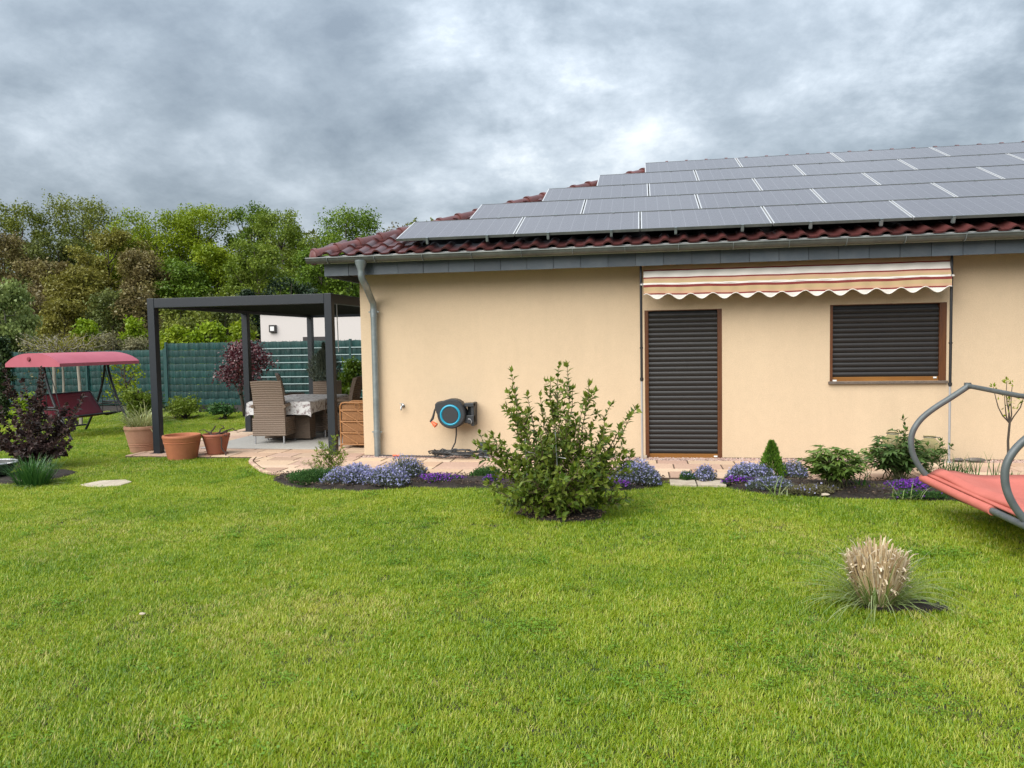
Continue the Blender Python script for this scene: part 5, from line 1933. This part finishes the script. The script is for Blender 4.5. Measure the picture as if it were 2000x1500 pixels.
# ---------------------------------------------------------------- near plants
def branchy(root, tips, seed, mat, twig, leaf, lw, spacing, side=3, side_len=.28, base_r=.012, base_spread=.08, pair=True, tint_by=None, nleaf_side=7, start=.15, leaf_up=.5, whorl=2, fine=True):
    """a shrub of stems to given tips, side shoots, and leaves set along them"""
    R = rs(seed)
    paths, rads = [], []
    Lp, La, Ln, Ls, Lt = [], [], [], [], []
    def along(pts, t0, sp, sz):
        pts = [Vector(p) for p in pts]
        seg = [(pts[i + 1] - pts[i]).length for i in range(len(pts) - 1)]
        tot = sum(seg)
        s = tot * t0
        ph = R.uniform(0, 6.28)
        while s <= tot + 1e-4:
            q = s
            i = 0
            while i < len(seg) - 1 and q > seg[i]:
                q -= seg[i]
                i += 1
            f = min(1, q / max(seg[i], 1e-6))
            p = pts[i].lerp(pts[i + 1], f)
            d = (pts[i + 1] - pts[i]).normalized()
            e1 = d.orthogonal().normalized()
            e2 = d.cross(e1)
            for w_ in range(whorl):
                a = ph + w_ * 2 * PI / whorl
                o_ = e1 * math.cos(a) + e2 * math.sin(a)
                Lp.append(p)
                La.append(o_ + d * R.uniform(.45, 1.0) + Vector(R.normal(0, .18, 3)))
                Ln.append(d * 1.0 - o_ * .3 + Vector((0, 0, leaf_up)) + Vector(R.normal(0, .3, 3)))
                k = .74 + .26 * math.sin(PI * min(1, max(0, (s / tot))) * .9 + .2)
                Ls.append(sz * k * R.uniform(.5, 1.3))
                Lt.append(R.rand())
            ph += PI / 2 + R.normal(0, .2)
            s += sp * R.uniform(.8, 1.25)
        # terminal leaves
        d = (pts[-1] - pts[-2]).normalized()
        for w_ in range(4):
            Lp.append(pts[-1])
            La.append(d + Vector(R.normal(0, .38, 3)))
            Ln.append(Vector(R.normal(0, 1, 3)))
            Ls.append(sz * R.uniform(.6, .95))
            Lt.append(R.uniform(.5, 1))
    for tip in tips:
        tip = Vector(tip)
        b_ = Vector((R.normal(0, base_spread), R.normal(0, base_spread), 0))
        hor = Vector((tip.x - b_.x, tip.y - b_.y, 0))
        pts = curve_pts(b_, tip, hor * .12 + Vector((0, 0, .03)), 8, R, .012)
        paths.append(pts)
        rads.append([base_r * (1 - .75 * i / 7) for i in range(8)])
        along(pts, start, spacing, leaf)
        Ltot = (tip - b_).length
        for k in range(side):
            u = R.uniform(.22, .88)
            i = int(u * 7)
            p = pts[i].lerp(pts[min(i + 1, 7)], u * 7 - i)
            d = (pts[min(i + 1, 7)] - pts[i]).normalized()
            o_ = Vector(R.normal(0, 1, 3))
            o_ = (o_ - d * o_.dot(d)).normalized()
            ln = side_len * R.uniform(.5, 1.2) * (1.15 - u * .6)
            q = p + (d * .8 + o_ * .75 + Vector((0, 0, .15))).normalized() * ln
            if q.z < .05:
                q.z = .05 + abs(q.z) * .3
            sp_pts = curve_pts(p, q, o_ * .02, 5, R, .006)
            paths.append(sp_pts)
            rads.append([base_r * .42 * (1 - .7 * j / 4) for j in range(5)])
            along(sp_pts, .12, spacing * .9, leaf * .92)
    stems('stems', paths, rads, twig, root)
    sz = np.array(Ls)
    leaves('foliage', np.array([list(p) for p in Lp]), np.array([list(p) for p in La]), np.array([list(p) for p in Ln]), sz, sz * lw, np.array(Lt), mat, root, fold=.22, droop=.14, fine=fine)

# ---- the shrub in the middle of the lawn
t = thing('green_shrub', 'loose green leafy shrub in the middle of the lawn', 'shrub', (BUSH[0], BUSH[1], .0))
def bt(px, py, dy=0.0):
    q = Yp(px, py, BUSH[1] + dy)
    return (q.x - BUSH[0], dy, q.z)
tips = [bt(998, 728), bt(1003, 760, .1), bt(1092, 714, .05), bt(1108, 718, -.05), bt(1075, 745, .15), bt(1150, 752), bt(1140, 790, -.2), bt(1242, 798, .05), bt(1228, 812, -.05), bt(1192, 792), bt(1185, 835, -.15), bt(938, 848), bt(962, 850, -.1), bt(1030, 775, .05), bt(1055, 775, .1), bt(1020, 805, -.15), bt(1010, 830, .2), bt(1118, 760, .1),
        bt(1232, 895, 0), bt(1205, 905, -.25), bt(1170, 880, -.3), bt(1085, 830, -.3), bt(1110, 800, -.15), bt(1055, 850, -.3), bt(980, 880, -.1), bt(1000, 910, -.3), bt(955, 945, -.12), bt(970, 960, -.3), bt(1190, 940, -.3), bt(1160, 950, -.42), bt(1040, 935, -.42), bt(1090, 920, -.45), bt(1130, 905, -.4), bt(1015, 965, -.38), bt(1200, 970, -.15), bt(1060, 880, .3), bt(1130, 860, .35), bt(990, 900, .25), bt(1180, 920, .25), bt(1120, 980, -.40), bt(1065, 975, -.42)]
branchy(t, tips, 701, LM['shrub'], M['twig'], .086, .50, .040, side=8, side_len=.25, base_r=.010, base_spread=.10, start=.18)
# thin support stakes with a cross wire
MB().tube([(.03, -.20, 0), (.0, -.22, .84)], .005, 6).tube([(-.30, -.12, .62), (.10, -.24, .575)], .003, 5).tube([(-.27, -.14, 0), (-.30, -.12, .74)], .0045, 6).build('support_stake', M['silverpole'], t, smooth=True)

# ---- purple-leaved bush at the left
pb = G(52, 916)
t = thing('purple_bush', 'dark purple-leaved bush in front of the garden swing', 'bush', (pb.x, pb.y + .1, 0))
def pt(px, py, dy=0.0):
    q = Yp(px, py, pb.y + .1 + dy)
    return (q.x - pb.x, dy, q.z)
tips = [pt(10, 728), pt(14, 752, .1), pt(46, 746), pt(80, 722), pt(84, 735, -.06), pt(78, 762, .1), pt(128, 792), pt(146, 800, .1), pt(162, 775), pt(112, 800, -.1), pt(140, 835, -.1), pt(2, 800), pt(-25, 790), pt(-30, 830, -.1), pt(30, 820, -.15), pt(60, 815, -.2), pt(95, 830, -.2), pt(135, 862, -.15), pt(122, 880, -.2), pt(0, 855, -.2), pt(20, 870, -.25), pt(70, 860, -.3), pt(100, 868, -.25), pt(45, 880, -.3), pt(-10, 840, .2), pt(60, 830, .2), pt(110, 850, .2), pt(135, 830, .2)]
branchy(t, tips, 711, LM['purple'], M['twig'], .078, .80, .030, side=5, side_len=.17, base_r=.012, base_spread=.09, start=.22)

# ---- strap-leaved clump below it
R = rs(720)
q = G(45, 952)
n = 330
t = thing('grass_clump', 'dark green strap-leaved clump below the purple bush', 'plant', (q.x, q.y + .15, 0))
a = R.uniform(0, 2 * PI, n)
rr = .20 * np.sqrt(R.rand(n))
base = np.stack([rr * np.cos(a), rr * .8 * np.sin(a), np.full(n, .0)], 1)
d = np.stack([np.cos(a) * rr * 2.6, np.sin(a) * rr * 2.6, np.ones(n)], 1) + R.normal(0, .12, (n, 3))
blades('blades', base, d, R.uniform(.26, .44, n), R.uniform(.009, .015, n), R.uniform(.3, 1.3, n), R.rand(n), LM['lily'], t, seg=6, R=R)
n = 40
a = R.uniform(0, 2 * PI, n)
blades('dry_blades', np.stack([.2 * np.cos(a), .15 * np.sin(a), np.full(n, .01)], 1), np.stack([np.cos(a), np.sin(a), R.uniform(.05, .5, n)], 1), R.uniform(.15, .33, n), .010, R.uniform(.6, 1.6, n), R.rand(n), LM['arch'], t, seg=5, R=R)

# ---- striped grass in the pale pot
R = rs(730)
n = 260
a = R.uniform(0, 2 * PI, n)
rr = .19 * np.sqrt(R.rand(n))
base = np.stack([rr * np.cos(a), rr * np.sin(a), np.full(n, .0)], 1)
d = np.stack([np.cos(a) * rr * 4.2, np.sin(a) * rr * 4.2, np.ones(n) * .9], 1) + R.normal(0, .25, (n, 3))
t = thing('striped_grass', 'cream and green striped grass growing in the pale pot', 'plant', (potA.location.x, potA.location.y, .385))
blades('blades', base, d, R.uniform(.26, .52, n), R.uniform(.011, .018, n), R.uniform(.4, 1.8, n), R.rand(n), LM['variegated'], t, seg=6, R=R)

# ---- flower cushions
def cushion(px, py, rx, ry, h, petal, n_st, n_fl, seed, label, leafm='greyleaf', fsz=.010, spike=.5, up=1.0, group='flower cushions in the beds', cat='flowers', back=.0):
    R = rs(seed)
    h *= .84
    g_ = G(px, py)
    t = thing('flower_cushion', label, cat, (g_.x, g_.y + ry + back, .02), 0, group)
    a = R.uniform(0, 2 * PI, n_st)
    q = np.sqrt(R.rand(n_st))
    edge_ = 1 + .16 * np.sin(a * 3 + seed) + .1 * np.sin(a * 7 + seed * 2)
    x, y = rx * q * np.cos(a) * edge_, ry * q * np.sin(a) * edge_
    zt = h * (1 - q ** 2.4) ** .6 * R.uniform(.7, 1.12, n_st) * (.8 + .4 * vnoise(np.stack([x + 5, y + 5], 1), 6, seed % 50)) + .012
    top_ = np.stack([x, y, zt], 1)
    # leafy stems: narrow leaves pointing up and out all through the cushion
    k = 5
    ps, ax, nr, sz = [], [], [], []
    for i in range(k):
        f = R.uniform(.15, .95, (n_st, 1))
        ps.append(top_ * np.concatenate([.82 + .18 * f, .82 + .18 * f, f], 1))
        ax.append(np.stack([np.cos(a) * q * .8, np.sin(a) * q * .8, np.full(n_st, up)], 1) + R.normal(0, .5, (n_st, 3)))
        nr.append(rdir(n_st, R) + np.array([0, -.4, .3]))
        sz.append(R.uniform(.018, .036, n_st))
    sz = np.concatenate(sz)
    leaves('foliage', np.concatenate(ps), np.concatenate(ax), np.concatenate(nr), sz, sz * .26, R.rand(len(sz)), LM[leafm], t, fold=.1)
    n_fl = int(n_fl * .72)
    if n_fl:
        j = R.choice(n_st, n_fl)
        f = 1 - R.rand(n_fl, 1) * .35 * spike
        pf = top_[j] * np.concatenate([np.ones((n_fl, 2)), f], 1) + R.normal(0, .008, (n_fl, 3)) + np.array([0, 0, .008])
        pf[:, 2] = np.maximum(pf[:, 2], .012)
        petals('blossoms', pf, R.uniform(.75, 1.25, n_fl) * fsz, LM[petal], R.rand(n_fl), t, R, 4)
    return t
cushion(676, 956, .36, .30, .24, 'blue', 1900, 2400, 801, 'large blue-lilac flower cushion at the left of the bed')
cushion(742, 957, .30, .26, .22, 'blue', 1500, 1700, 802, 'blue-lilac flower cushion in the middle of the left bed')
cushion(783, 945, .23, .24, .31, 'blue', 1200, 700, 803, 'taller grey-blue flower cushion at the right of the blue group', back=.05)
cushion(592, 952, .33, .30, .17, 'white', 2400, 0, 804, 'dense mossy green cushion at the left tip of the bed', leafm='moss')
cushion(850, 950, .30, .16, .085, 'violet', 700, 1100, 805, 'flat violet flower cushion between the blue flowers and the shrub', 'moss', back=.05)
cushion(960, 950, .14, .12, .10, 'violet', 350, 330, 806, 'small violet flower cushion just left of the green shrub', 'moss')
cushion(940, 945, .20, .20, .16, 'white', 700, 0, 807, 'green leafy cushion behind the left edge of the green shrub', 'moss', back=.1)
cushion(1243, 955, .29, .26, .27, 'blue', 1700, 1700, 808, 'blue-lilac flower cushion right of the green shrub')
cushion(1205, 958, .18, .10, .07, 'violet', 350, 380, 809, 'faded violet cushion at the foot of the right blue cushion', 'greyleaf')
cushion(1165, 935, .12, .12, .20, 'blue', 400, 420, 810, 'lilac flowers seen through the right branches of the shrub')
cushion(1378, 945, .12, .11, .17, 'blue', 550, 650, 811, 'small round blue flower cushion behind the stepping slabs')
cushion(1342, 943, .085, .08, .10, 'blue', 260, 110, 812, 'tiny grey-green cushion left of the small round blue one', 'moss')
cushion(1468, 950, .27, .22, .24, 'blue', 1600, 1700, 813, 'blue-lilac flower cushion left of the small conifer')
cushion(1452, 952, .22, .09, .085, 'violet', 420, 620, 814, 'violet flower cushion at the left front corner of the right bed', 'moss')
cushion(1512, 966, .24, .17, .15, 'blue', 1100, 520, 815, 'silvery low cushion in front of the small conifer')
cushion(1558, 945, .17, .17, .20, 'blue', 750, 620, 816, 'blue flower cushion between conifer and first peony', back=.08)
cushion(1585, 972, .32, .14, .08, 'blue', 800, 120, 817, 'low faded heather-like mat before the first peony', 'greyolive')
cushion(1783, 968, .25, .16, .12, 'violet', 700, 1400, 818, 'deep violet flower cushion under the large peony', 'moss')
cushion(1800, 980, .27, .10, .06, 'violet', 600, 60, 819, 'green mat in front of the deep violet flowers', 'moss')
cushion(1710, 966, .30, .13, .05, 'violet', 600, 50, 820, 'thin grey mat on the soil left of the violet flowers', 'greyolive')

# ---- small plants in and around the beds
def leafy_stems(px, py, h, n_st, spread, seed, label, mat, leaf=.05, lw=.3, flop=.3, name='herb', cat='plant', group=None, yb=0.0, z=.02, sp=.035, whorl=2, twig='twig_green'):
    R = rs(seed)
    g_ = G(px, py)
    t = thing(name, label, cat, (g_.x, g_.y + yb, z), 0, group)
    tips = []
    for i in range(n_st):
        a = R.uniform(0, 6.28)
        r_ = spread * math.sqrt(R.rand())
        tips.append((r_ * math.cos(a), r_ * .8 * math.sin(a), h * R.uniform(.6, 1.03) * (1 - flop * (r_ / spread) ** 2)))
    branchy(t, tips, seed + 1, LM[mat], M[twig], leaf, lw, sp, side=1, side_len=.12, base_r=.004, base_spread=spread * .3, whorl=whorl, start=.1)
    return t
leafy_stems(642, 926, .52, 16, .22, 830, 'tall pale green herb in front of the right pergola post', 'softgreen', .068, .28, .45, yb=.05, sp=.03)
leafy_stems(615, 928, .22, 8, .18, 832, 'low wispy grass-like herb beside the round patio edge', 'softgreen', .05, .14, .5, yb=.05, sp=.05)

def peony(px, py, h, rx, n_st, seed, label, mat, yb=0.0):
    R = rs(seed)
    g_ = G(px, py)
    t = thing('peony', label, 'peony', (g_.x, g_.y + yb, .03), 0, 'peonies in the right bed')
    paths, rads, P_, A_, N_, S_, T_ = [], [], [], [], [], [], []
    for i in range(n_st):
        a = R.uniform(0, 6.28)
        q = math.sqrt(R.rand())
        tip = Vector((rx * q * math.cos(a), rx * .8 * q * math.sin(a), h * (1 - .45 * q * q) * R.uniform(.8, 1.04)))
        b_ = Vector((R.normal(0, .05), R.normal(0, .04), 0))
        pts = curve_pts(b_, tip, Vector((-tip.x, -tip.y, 0)) * .15, 6, R, .008)
        paths.append(pts)
        rads.append([.007 * (1 - .6 * k / 5) for k in range(6)])
        for k in range(6):
            u = .42 + .58 * k / 5
            ii = min(4, int(u * 5))
            p = pts[ii].lerp(pts[ii + 1], min(1, u * 5 - ii))
            az = R.uniform(0, 6.28)
            pd = Vector((math.cos(az), math.sin(az), .25))
            e = p + pd * R.uniform(.05, .10)
            paths.append([p, p.lerp(e, .5), e])
            rads.append([.003, .0025, .002])
            # a leaf of pointed leaflets
            for m_i in range(7):
                da = (m_i - 3) * .42 + R.normal(0, .08)
                d = Vector((math.cos(az + da), math.sin(az + da), .18 + R.normal(0, .18)))
                P_.append(e if m_i != 3 else e + d * .01)
                A_.append(d)
                N_.append(Vector((R.normal(0, .25), R.normal(0, .25), 1)))
                S_.append(R.uniform(.080, .140) * (1.1 if m_i in (2, 3, 4) else .85))
                T_.append(R.rand() * .6 + .4 * u - .1)
    stems('stems', paths, rads, M['twig_green'], t)
    S_ = np.array(S_)
    leaves('foliage', np.array([list(p) for p in P_]), np.array([list(p) for p in A_]), np.array([list(p) for p in N_]), S_, S_ * .32, np.clip(T_, 0, 1), LM[mat], t, fold=.25, droop=.22, fine=True)
    return t
pe1 = peony(1632, 966, .47, .32, 26, 841, 'bright green peony right of the small conifer', 'peony', .12)
pe2 = peony(1755, 946, .52, .36, 34, 842, 'large dark green peony in front of the glass jars', 'peony_dark', .05)
# its tall leading shoots
leafy_stems(1772, 946, .72, 3, .06, 843, 'tall shoot standing above the large peony', 'peony_dark', .075, .36, .2, yb=.1, sp=.05, name='shoot')
leafy_stems(1700, 944, .62, 2, .08, 844, 'thin seedy shoot left of the large peony', 'peony', .055, .4, .2, yb=.1, sp=.12, name='shoot')
leafy_stems(1820, 935, .50, 8, .16, 845, 'leafy plant in front of the right glass jar', 'peony_dark', .075, .36, .3, yb=.1, sp=.045)

# small cone-shaped conifer
R = rs(850)
g_ = G(1507, 940)
t = thing('dwarf_conifer', 'small bright green cone-shaped conifer in the bed', 'conifer', (g_.x, g_.y, .03))
n = 3600
u = R.rand(n) ** .75
a = R.uniform(0, 2 * PI, n)
r_ = .145 * (1 - u) ** .85 * (1 + .18 * np.sin(a * 5 + u * 9)) * R.uniform(.6, 1.08, n) + .006
Hc = .43
pos = np.stack([r_ * np.cos(a), r_ * np.sin(a), .02 + u * Hc * .94], 1)
ax = np.stack([np.cos(a) * .55, np.sin(a) * .55, np.full(n, .95)], 1) + R.normal(0, .28, (n, 3))
nr = np.stack([-np.sin(a), np.cos(a), np.zeros(n)], 1) + R.normal(0, .6, (n, 3))
leaves('foliage', pos, ax, nr, R.uniform(.022, .045, n), R.uniform(.010, .018, n), R.rand(n), LM['thuja'], t)
MB().tube([(0, 0, -.03), (0, 0, Hc * .8)], [.014, .004], 6).build('trunk', M['bark'], t)

# spiky strap leaves in the right bed
def spiky(px, py, n, h, seed, label, mat='lily', sp=.09, w=.012, yb=0.05, bend=.6, lean=.35):
    R = rs(seed)
    g_ = G(px, py)
    t = thing('strap_plant', label, 'plant', (g_.x, g_.y + yb, .03), 0, 'strap-leaved plants in the right bed')
    base = np.stack([R.normal(0, sp, n), R.normal(0, sp * .7, n), np.zeros(n)], 1)
    d = np.stack([R.normal(0, lean, n), R.normal(0, lean, n), np.ones(n)], 1)
    blades('blades', base, d, R.uniform(.55, 1.0, n) * h, w, R.uniform(.2, 1, n) * bend, R.rand(n), LM[mat], t, seg=5, R=R)
spiky(1868, 938, 70, .30, 861, 'spiky green clump behind the lounger head', sp=.10)
spiky(1690, 962, 12, .34, 862, 'few upright blades between the two peonies', sp=.06, w=.016)
spiky(1950, 940, 14, .32, 863, 'thin upright blades beside the sapling', sp=.12, w=.012)
spiky(1525, 975, 16, .26, 864, 'pale arching blades in front of the small conifer', 'arch', .06, .012, .05, 1.6, .8)
spiky(1775, 982, 16, .26, 865, 'pale arching blades before the deep violet flowers', 'arch', .07, .011, .05, 1.5, .8)
spiky(1985, 942, 20, .14, 866, 'low green tuft under the sapling', 'moss', .12, .01)

# young sapling at the right
R = rs(870)
g_ = G(1968, 938)
t = thing('sapling', 'thin young tree with few yellowish leaves behind the lounger', 'sapling', (g_.x, g_.y, .03))
hh = 1.10
fork = Vector((.01, 0, .62))
paths = [[Vector((0, 0, -.03)), Vector((.004, 0, .2)), Vector((-.004, 0, .42)), fork]]
rads = [[.016, .0145, .013, .012]]
P_, A_, S_ = [], [], []
for (dx, dz) in ((-.13, .40), (-.075, .33), (-.01, .47), (.035, .44), (.10, .40), (-.03, .28)):
    tip = fork + Vector((dx, R.normal(0, .05), dz))
    pts = curve_pts(fork, tip, (dx * .25, 0, -.02), 5, R, .006)
    paths.append(pts)
    rads.append([.008, .007, .006, .0045, .003])
    for k in range(9):
        p = pts[1].lerp(pts[4], R.rand()) if R.rand() < .5 else pts[4] + Vector(R.normal(0, .012, 3))
        P_.append(list(p))
        A_.append(R.normal(0, 1, 3) * .8 + np.array([0, 0, .5]))
        S_.append(R.uniform(.03, .065))
stems('trunk', paths, rads, M['bark'], t, 7)
leaves('foliage', np.array(P_), np.array(A_), rdir(len(P_), R) + np.array([0, 0, .5]), np.array(S_), np.array(S_) * .42, R.rand(len(P_)), LM['yellowgreen'], t, fine=True)

# ---- cut-back ornamental grass in the lawn
R = rs(880)
t = thing('cut_grass_tussock', 'cut-back straw-coloured ornamental grass tussock in the lawn', 'grass tussock', (TUSS[0], TUSS[1], 0))
n = 850
a = R.uniform(0, 2 * PI, n)
q = np.sqrt(R.rand(n))
base = np.stack([.095 * q * np.cos(a), .085 * q * np.sin(a), np.zeros(n)], 1)
d = np.stack([np.cos(a) * q * .34, np.sin(a) * q * .34, np.ones(n)], 1) + R.normal(0, .06, (n, 3))
blades('culms', base, d, R.uniform(.24, .43, n) * (1.08 - .30 * q), R.uniform(.007, .014, n), R.uniform(0, .18, n), R.rand(n), LM['straw'], t, seg=4, R=R, taper=.35)
n = 330
a = R.uniform(0, 2 * PI, n)
q = .35 + .65 * np.sqrt(R.rand(n))
zz_ = R.uniform(.06, .33, n)
base = np.stack([(.09 + zz_ * .26) * q * np.cos(a), (.085 + zz_ * .26) * q * np.sin(a), zz_ * (1.05 - .25 * q)], 1)
d = np.stack([np.cos(a) * .35, np.sin(a) * .35, R.uniform(.8, 1.6, n)], 1) + R.normal(0, .22, (n, 3))
blades('dry_sheaths', base, d, R.uniform(.05, .13, n), R.uniform(.010, .020, n), R.uniform(.1, 1.8, n), R.rand(n), LM['sheath'], t, seg=4, R=R, taper=.5)
n = 170
a = R.uniform(0, 2 * PI, n)
q = np.sqrt(R.uniform(.15, 1, n))
zz_ = R.uniform(.12, .36, n)
base = np.stack([(.09 + zz_ * .24) * q * np.cos(a), (.085 + zz_ * .24) * q * np.sin(a), zz_ * (1.08 - .3 * q)], 1)
d = np.stack([np.cos(a) * .7, np.sin(a) * .7, R.uniform(.3, 1.2, n)], 1) + R.normal(0, .3, (n, 3))
blades('curled_leaves', base, d, R.uniform(.03, .07, n), R.uniform(.012, .022, n), R.uniform(1.5, 4.0, n), R.rand(n), LM['sheath'], t, seg=5, R=R, taper=.5)
n = 260
a = R.uniform(0, 2 * PI, n)
base = np.stack([.11 * np.cos(a), .10 * np.sin(a), R.uniform(0, .04, n)], 1)
d = np.stack([np.cos(a), np.sin(a) * .8, R.uniform(.35, 1.6, n)], 1) + R.normal(0, .15, (n, 3))
blades('green_blades', base, d, R.uniform(.22, .55, n), R.uniform(.005, .009, n), R.uniform(.6, 1.9, n), R.rand(n), LM['arch'], t, seg=7, R=R)

# ---- plants in front of the fence
t = cloud_tree('red_leaved_tree', 'small round tree with wine red leaves behind the pergola post', 'tree', 474, 18.0, 664, 44, 'redleaf', 4600, 901, low=.46, leaf=.065, group=None, clumps=38, tall=.68, airy=1.2)
cloud_tree('columnar_conifer', 'narrow dark conifer at the left edge before the fence', 'conifer', 2, 17, 655, 13, 'conifer', 3500, 903, low=.02, leaf=.07, group=None, clumps=22, tall=.35)
cloud_tree('young_tree', 'sparse yellowish young tree right of the garden swing', 'tree', 244, 17.2, 702, 24, 'yellowgreen', 650, 905, low=.3, leaf=.07, group=None, clumps=16, tall=.7, airy=1.3)
low_g = 'low shrubs in front of the fence'
cloud_tree('low_shrub', 'yellowish shrub between the swing and the striped grass', 'shrub', 262, 16.8, 757, 30, 'softgreen', 2200, 906, low=.03, leaf=.07, group=low_g, clumps=20, tall=.4)
cloud_tree('low_shrub', 'lime shrub seen behind the purple bush', 'shrub', 55, 16.5, 768, 22, 'bright', 1500, 907, low=.03, leaf=.07, group=low_g, clumps=14, tall=.4)
cloud_tree('low_shrub', 'yellow-green lavender-like shrub by the left pergola post', 'shrub', 356, 17.8, 776, 34, 'softgreen', 3200, 908, low=.02, leaf=.06, group=low_g, clumps=24, tall=.4, nr_up=.2)
cloud_tree('low_shrub', 'leafy shrub at the foot of the red-leaved tree', 'shrub', 432, 17.6, 786, 26, 'moss', 1600, 909, low=.02, leaf=.06, group=low_g, clumps=14, tall=.4)
cloud_tree('low_shrub', 'bright green shrub beside the house corner behind the patio', 'shrub', 684, 18.0, 700, 28, 'green', 3200, 910, low=.03, leaf=.08, group=low_g, clumps=26, tall=.5)
cloud_tree('low_shrub', 'dark green shrub under the swing fence panel', 'shrub', 285, 17.8, 772, 26, 'moss', 1800, 911, low=.02, leaf=.06, group=low_g, clumps=14, tall=.4)
# pale-stemmed small tree behind the swing
R = rs(920)
g_ = far(126, 16.6)
t = thing('pale_stemmed_tree', 'twiggy brown tree on pale trunks behind the swing', 'tree', (g_.x, g_.y, 0))
paths, rads, P_ = [], [], []
for (px, w_, dz) in ((101, .042, 1.55), (116, .028, 1.5), (151, .040, 1.55)):
    b_ = far(px, 16.6 + R.uniform(-.2, .3))
    x0 = Vector((b_.x - g_.x, b_.y - g_.y, 0))
    top_ = x0 + Vector((R.normal(0, .03), R.normal(0, .03), dz))
    paths.append(curve_pts(x0, top_, (.02, 0, 0), 6, R, .008))
    rads.append([w_, w_ * .95, w_ * .9, w_ * .85, w_ * .8, w_ * .7])
stems('trunk', paths, rads, M['bark_pale'], t, 9)
tw, tr_ = [], []
for i in range(60):
    s0 = paths[i % 3][-1] - Vector((0, 0, R.uniform(0, .12)))
    e = s0 + Vector((R.normal(0, .38), R.normal(0, .30), R.uniform(.15, .55)))
    p5 = curve_pts(s0, e, (0, 0, .06), 5, R, .03)
    tw.append(p5)
    tr_.append([.011, .009, .007, .005, .003])
    for k in range(20):
        P_.append(list(p5[1].lerp(p5[4], R.rand()) + Vector(R.normal(0, .06, 3))))
stems('twigs', tw, tr_, M['bark_pale'], t, 5)
leaves('foliage', np.array(P_), rdir(len(P_), R), rdir(len(P_), R), R.uniform(.03, .065, len(P_)), R.uniform(.02, .035, len(P_)), R.rand(len(P_)), LM['brownolive'], t)

# wicker planter with a grey-leaved bush at the back of the patio
g_ = far(637, 16.3)
t = thing('wicker_planter', 'tall woven planter at the back of the patio', 'planter', (g_.x, g_.y, .035))
m_ = MB()
ripple_box(m_, -.22, .22, -.22, .22, 0, .86, .008, .04)
m_.build('planter', M['wicker'], t, smooth=True)
t = thing('grey_bush', 'feathery grey-green bush growing in the tall woven planter', 'bush', (g_.x, g_.y, .88))
R = rs(930)
n = 4200
a = R.uniform(0, 2 * PI, n)
q = np.sqrt(R.rand(n))
hgt = R.rand(n)
rr = .36 * np.sin(np.clip(hgt * 1.0 + .18, 0, 1) * PI) ** .7 * q
pos = np.stack([rr * np.cos(a) - .06, rr * np.sin(a), hgt * .78], 1)
leaves('foliage', pos, np.stack([np.cos(a) * .4, np.sin(a) * .4, np.ones(n)], 1) + R.normal(0, .3, (n, 3)), rdir(n, R), R.uniform(.05, .10, n), R.uniform(.008, .014, n), R.rand(n), LM['greyleaf'], t)
n = 240
blades('plumes', np.stack([R.normal(-.05, .1, n), R.normal(0, .1, n), np.full(n, .25)], 1), np.stack([R.normal(0, .28, n), R.normal(0, .28, n), np.ones(n)], 1), R.uniform(.35, .72, n), .007, R.uniform(0, .4, n), R.uniform(.5, 1, n), LM['greyleaf'], t, seg=4, R=R)
# dark board that edges the border
a, b = G(392, 803), G(452, 797)
o = MB().bar((a.x, 17.75, .10), (b.x + .6, 17.95, .14), .05, .16).build('edging_board', M['black'], bevel=.004)
o['label'], o['category'] = 'dark edging board at the border below the fence', 'board'
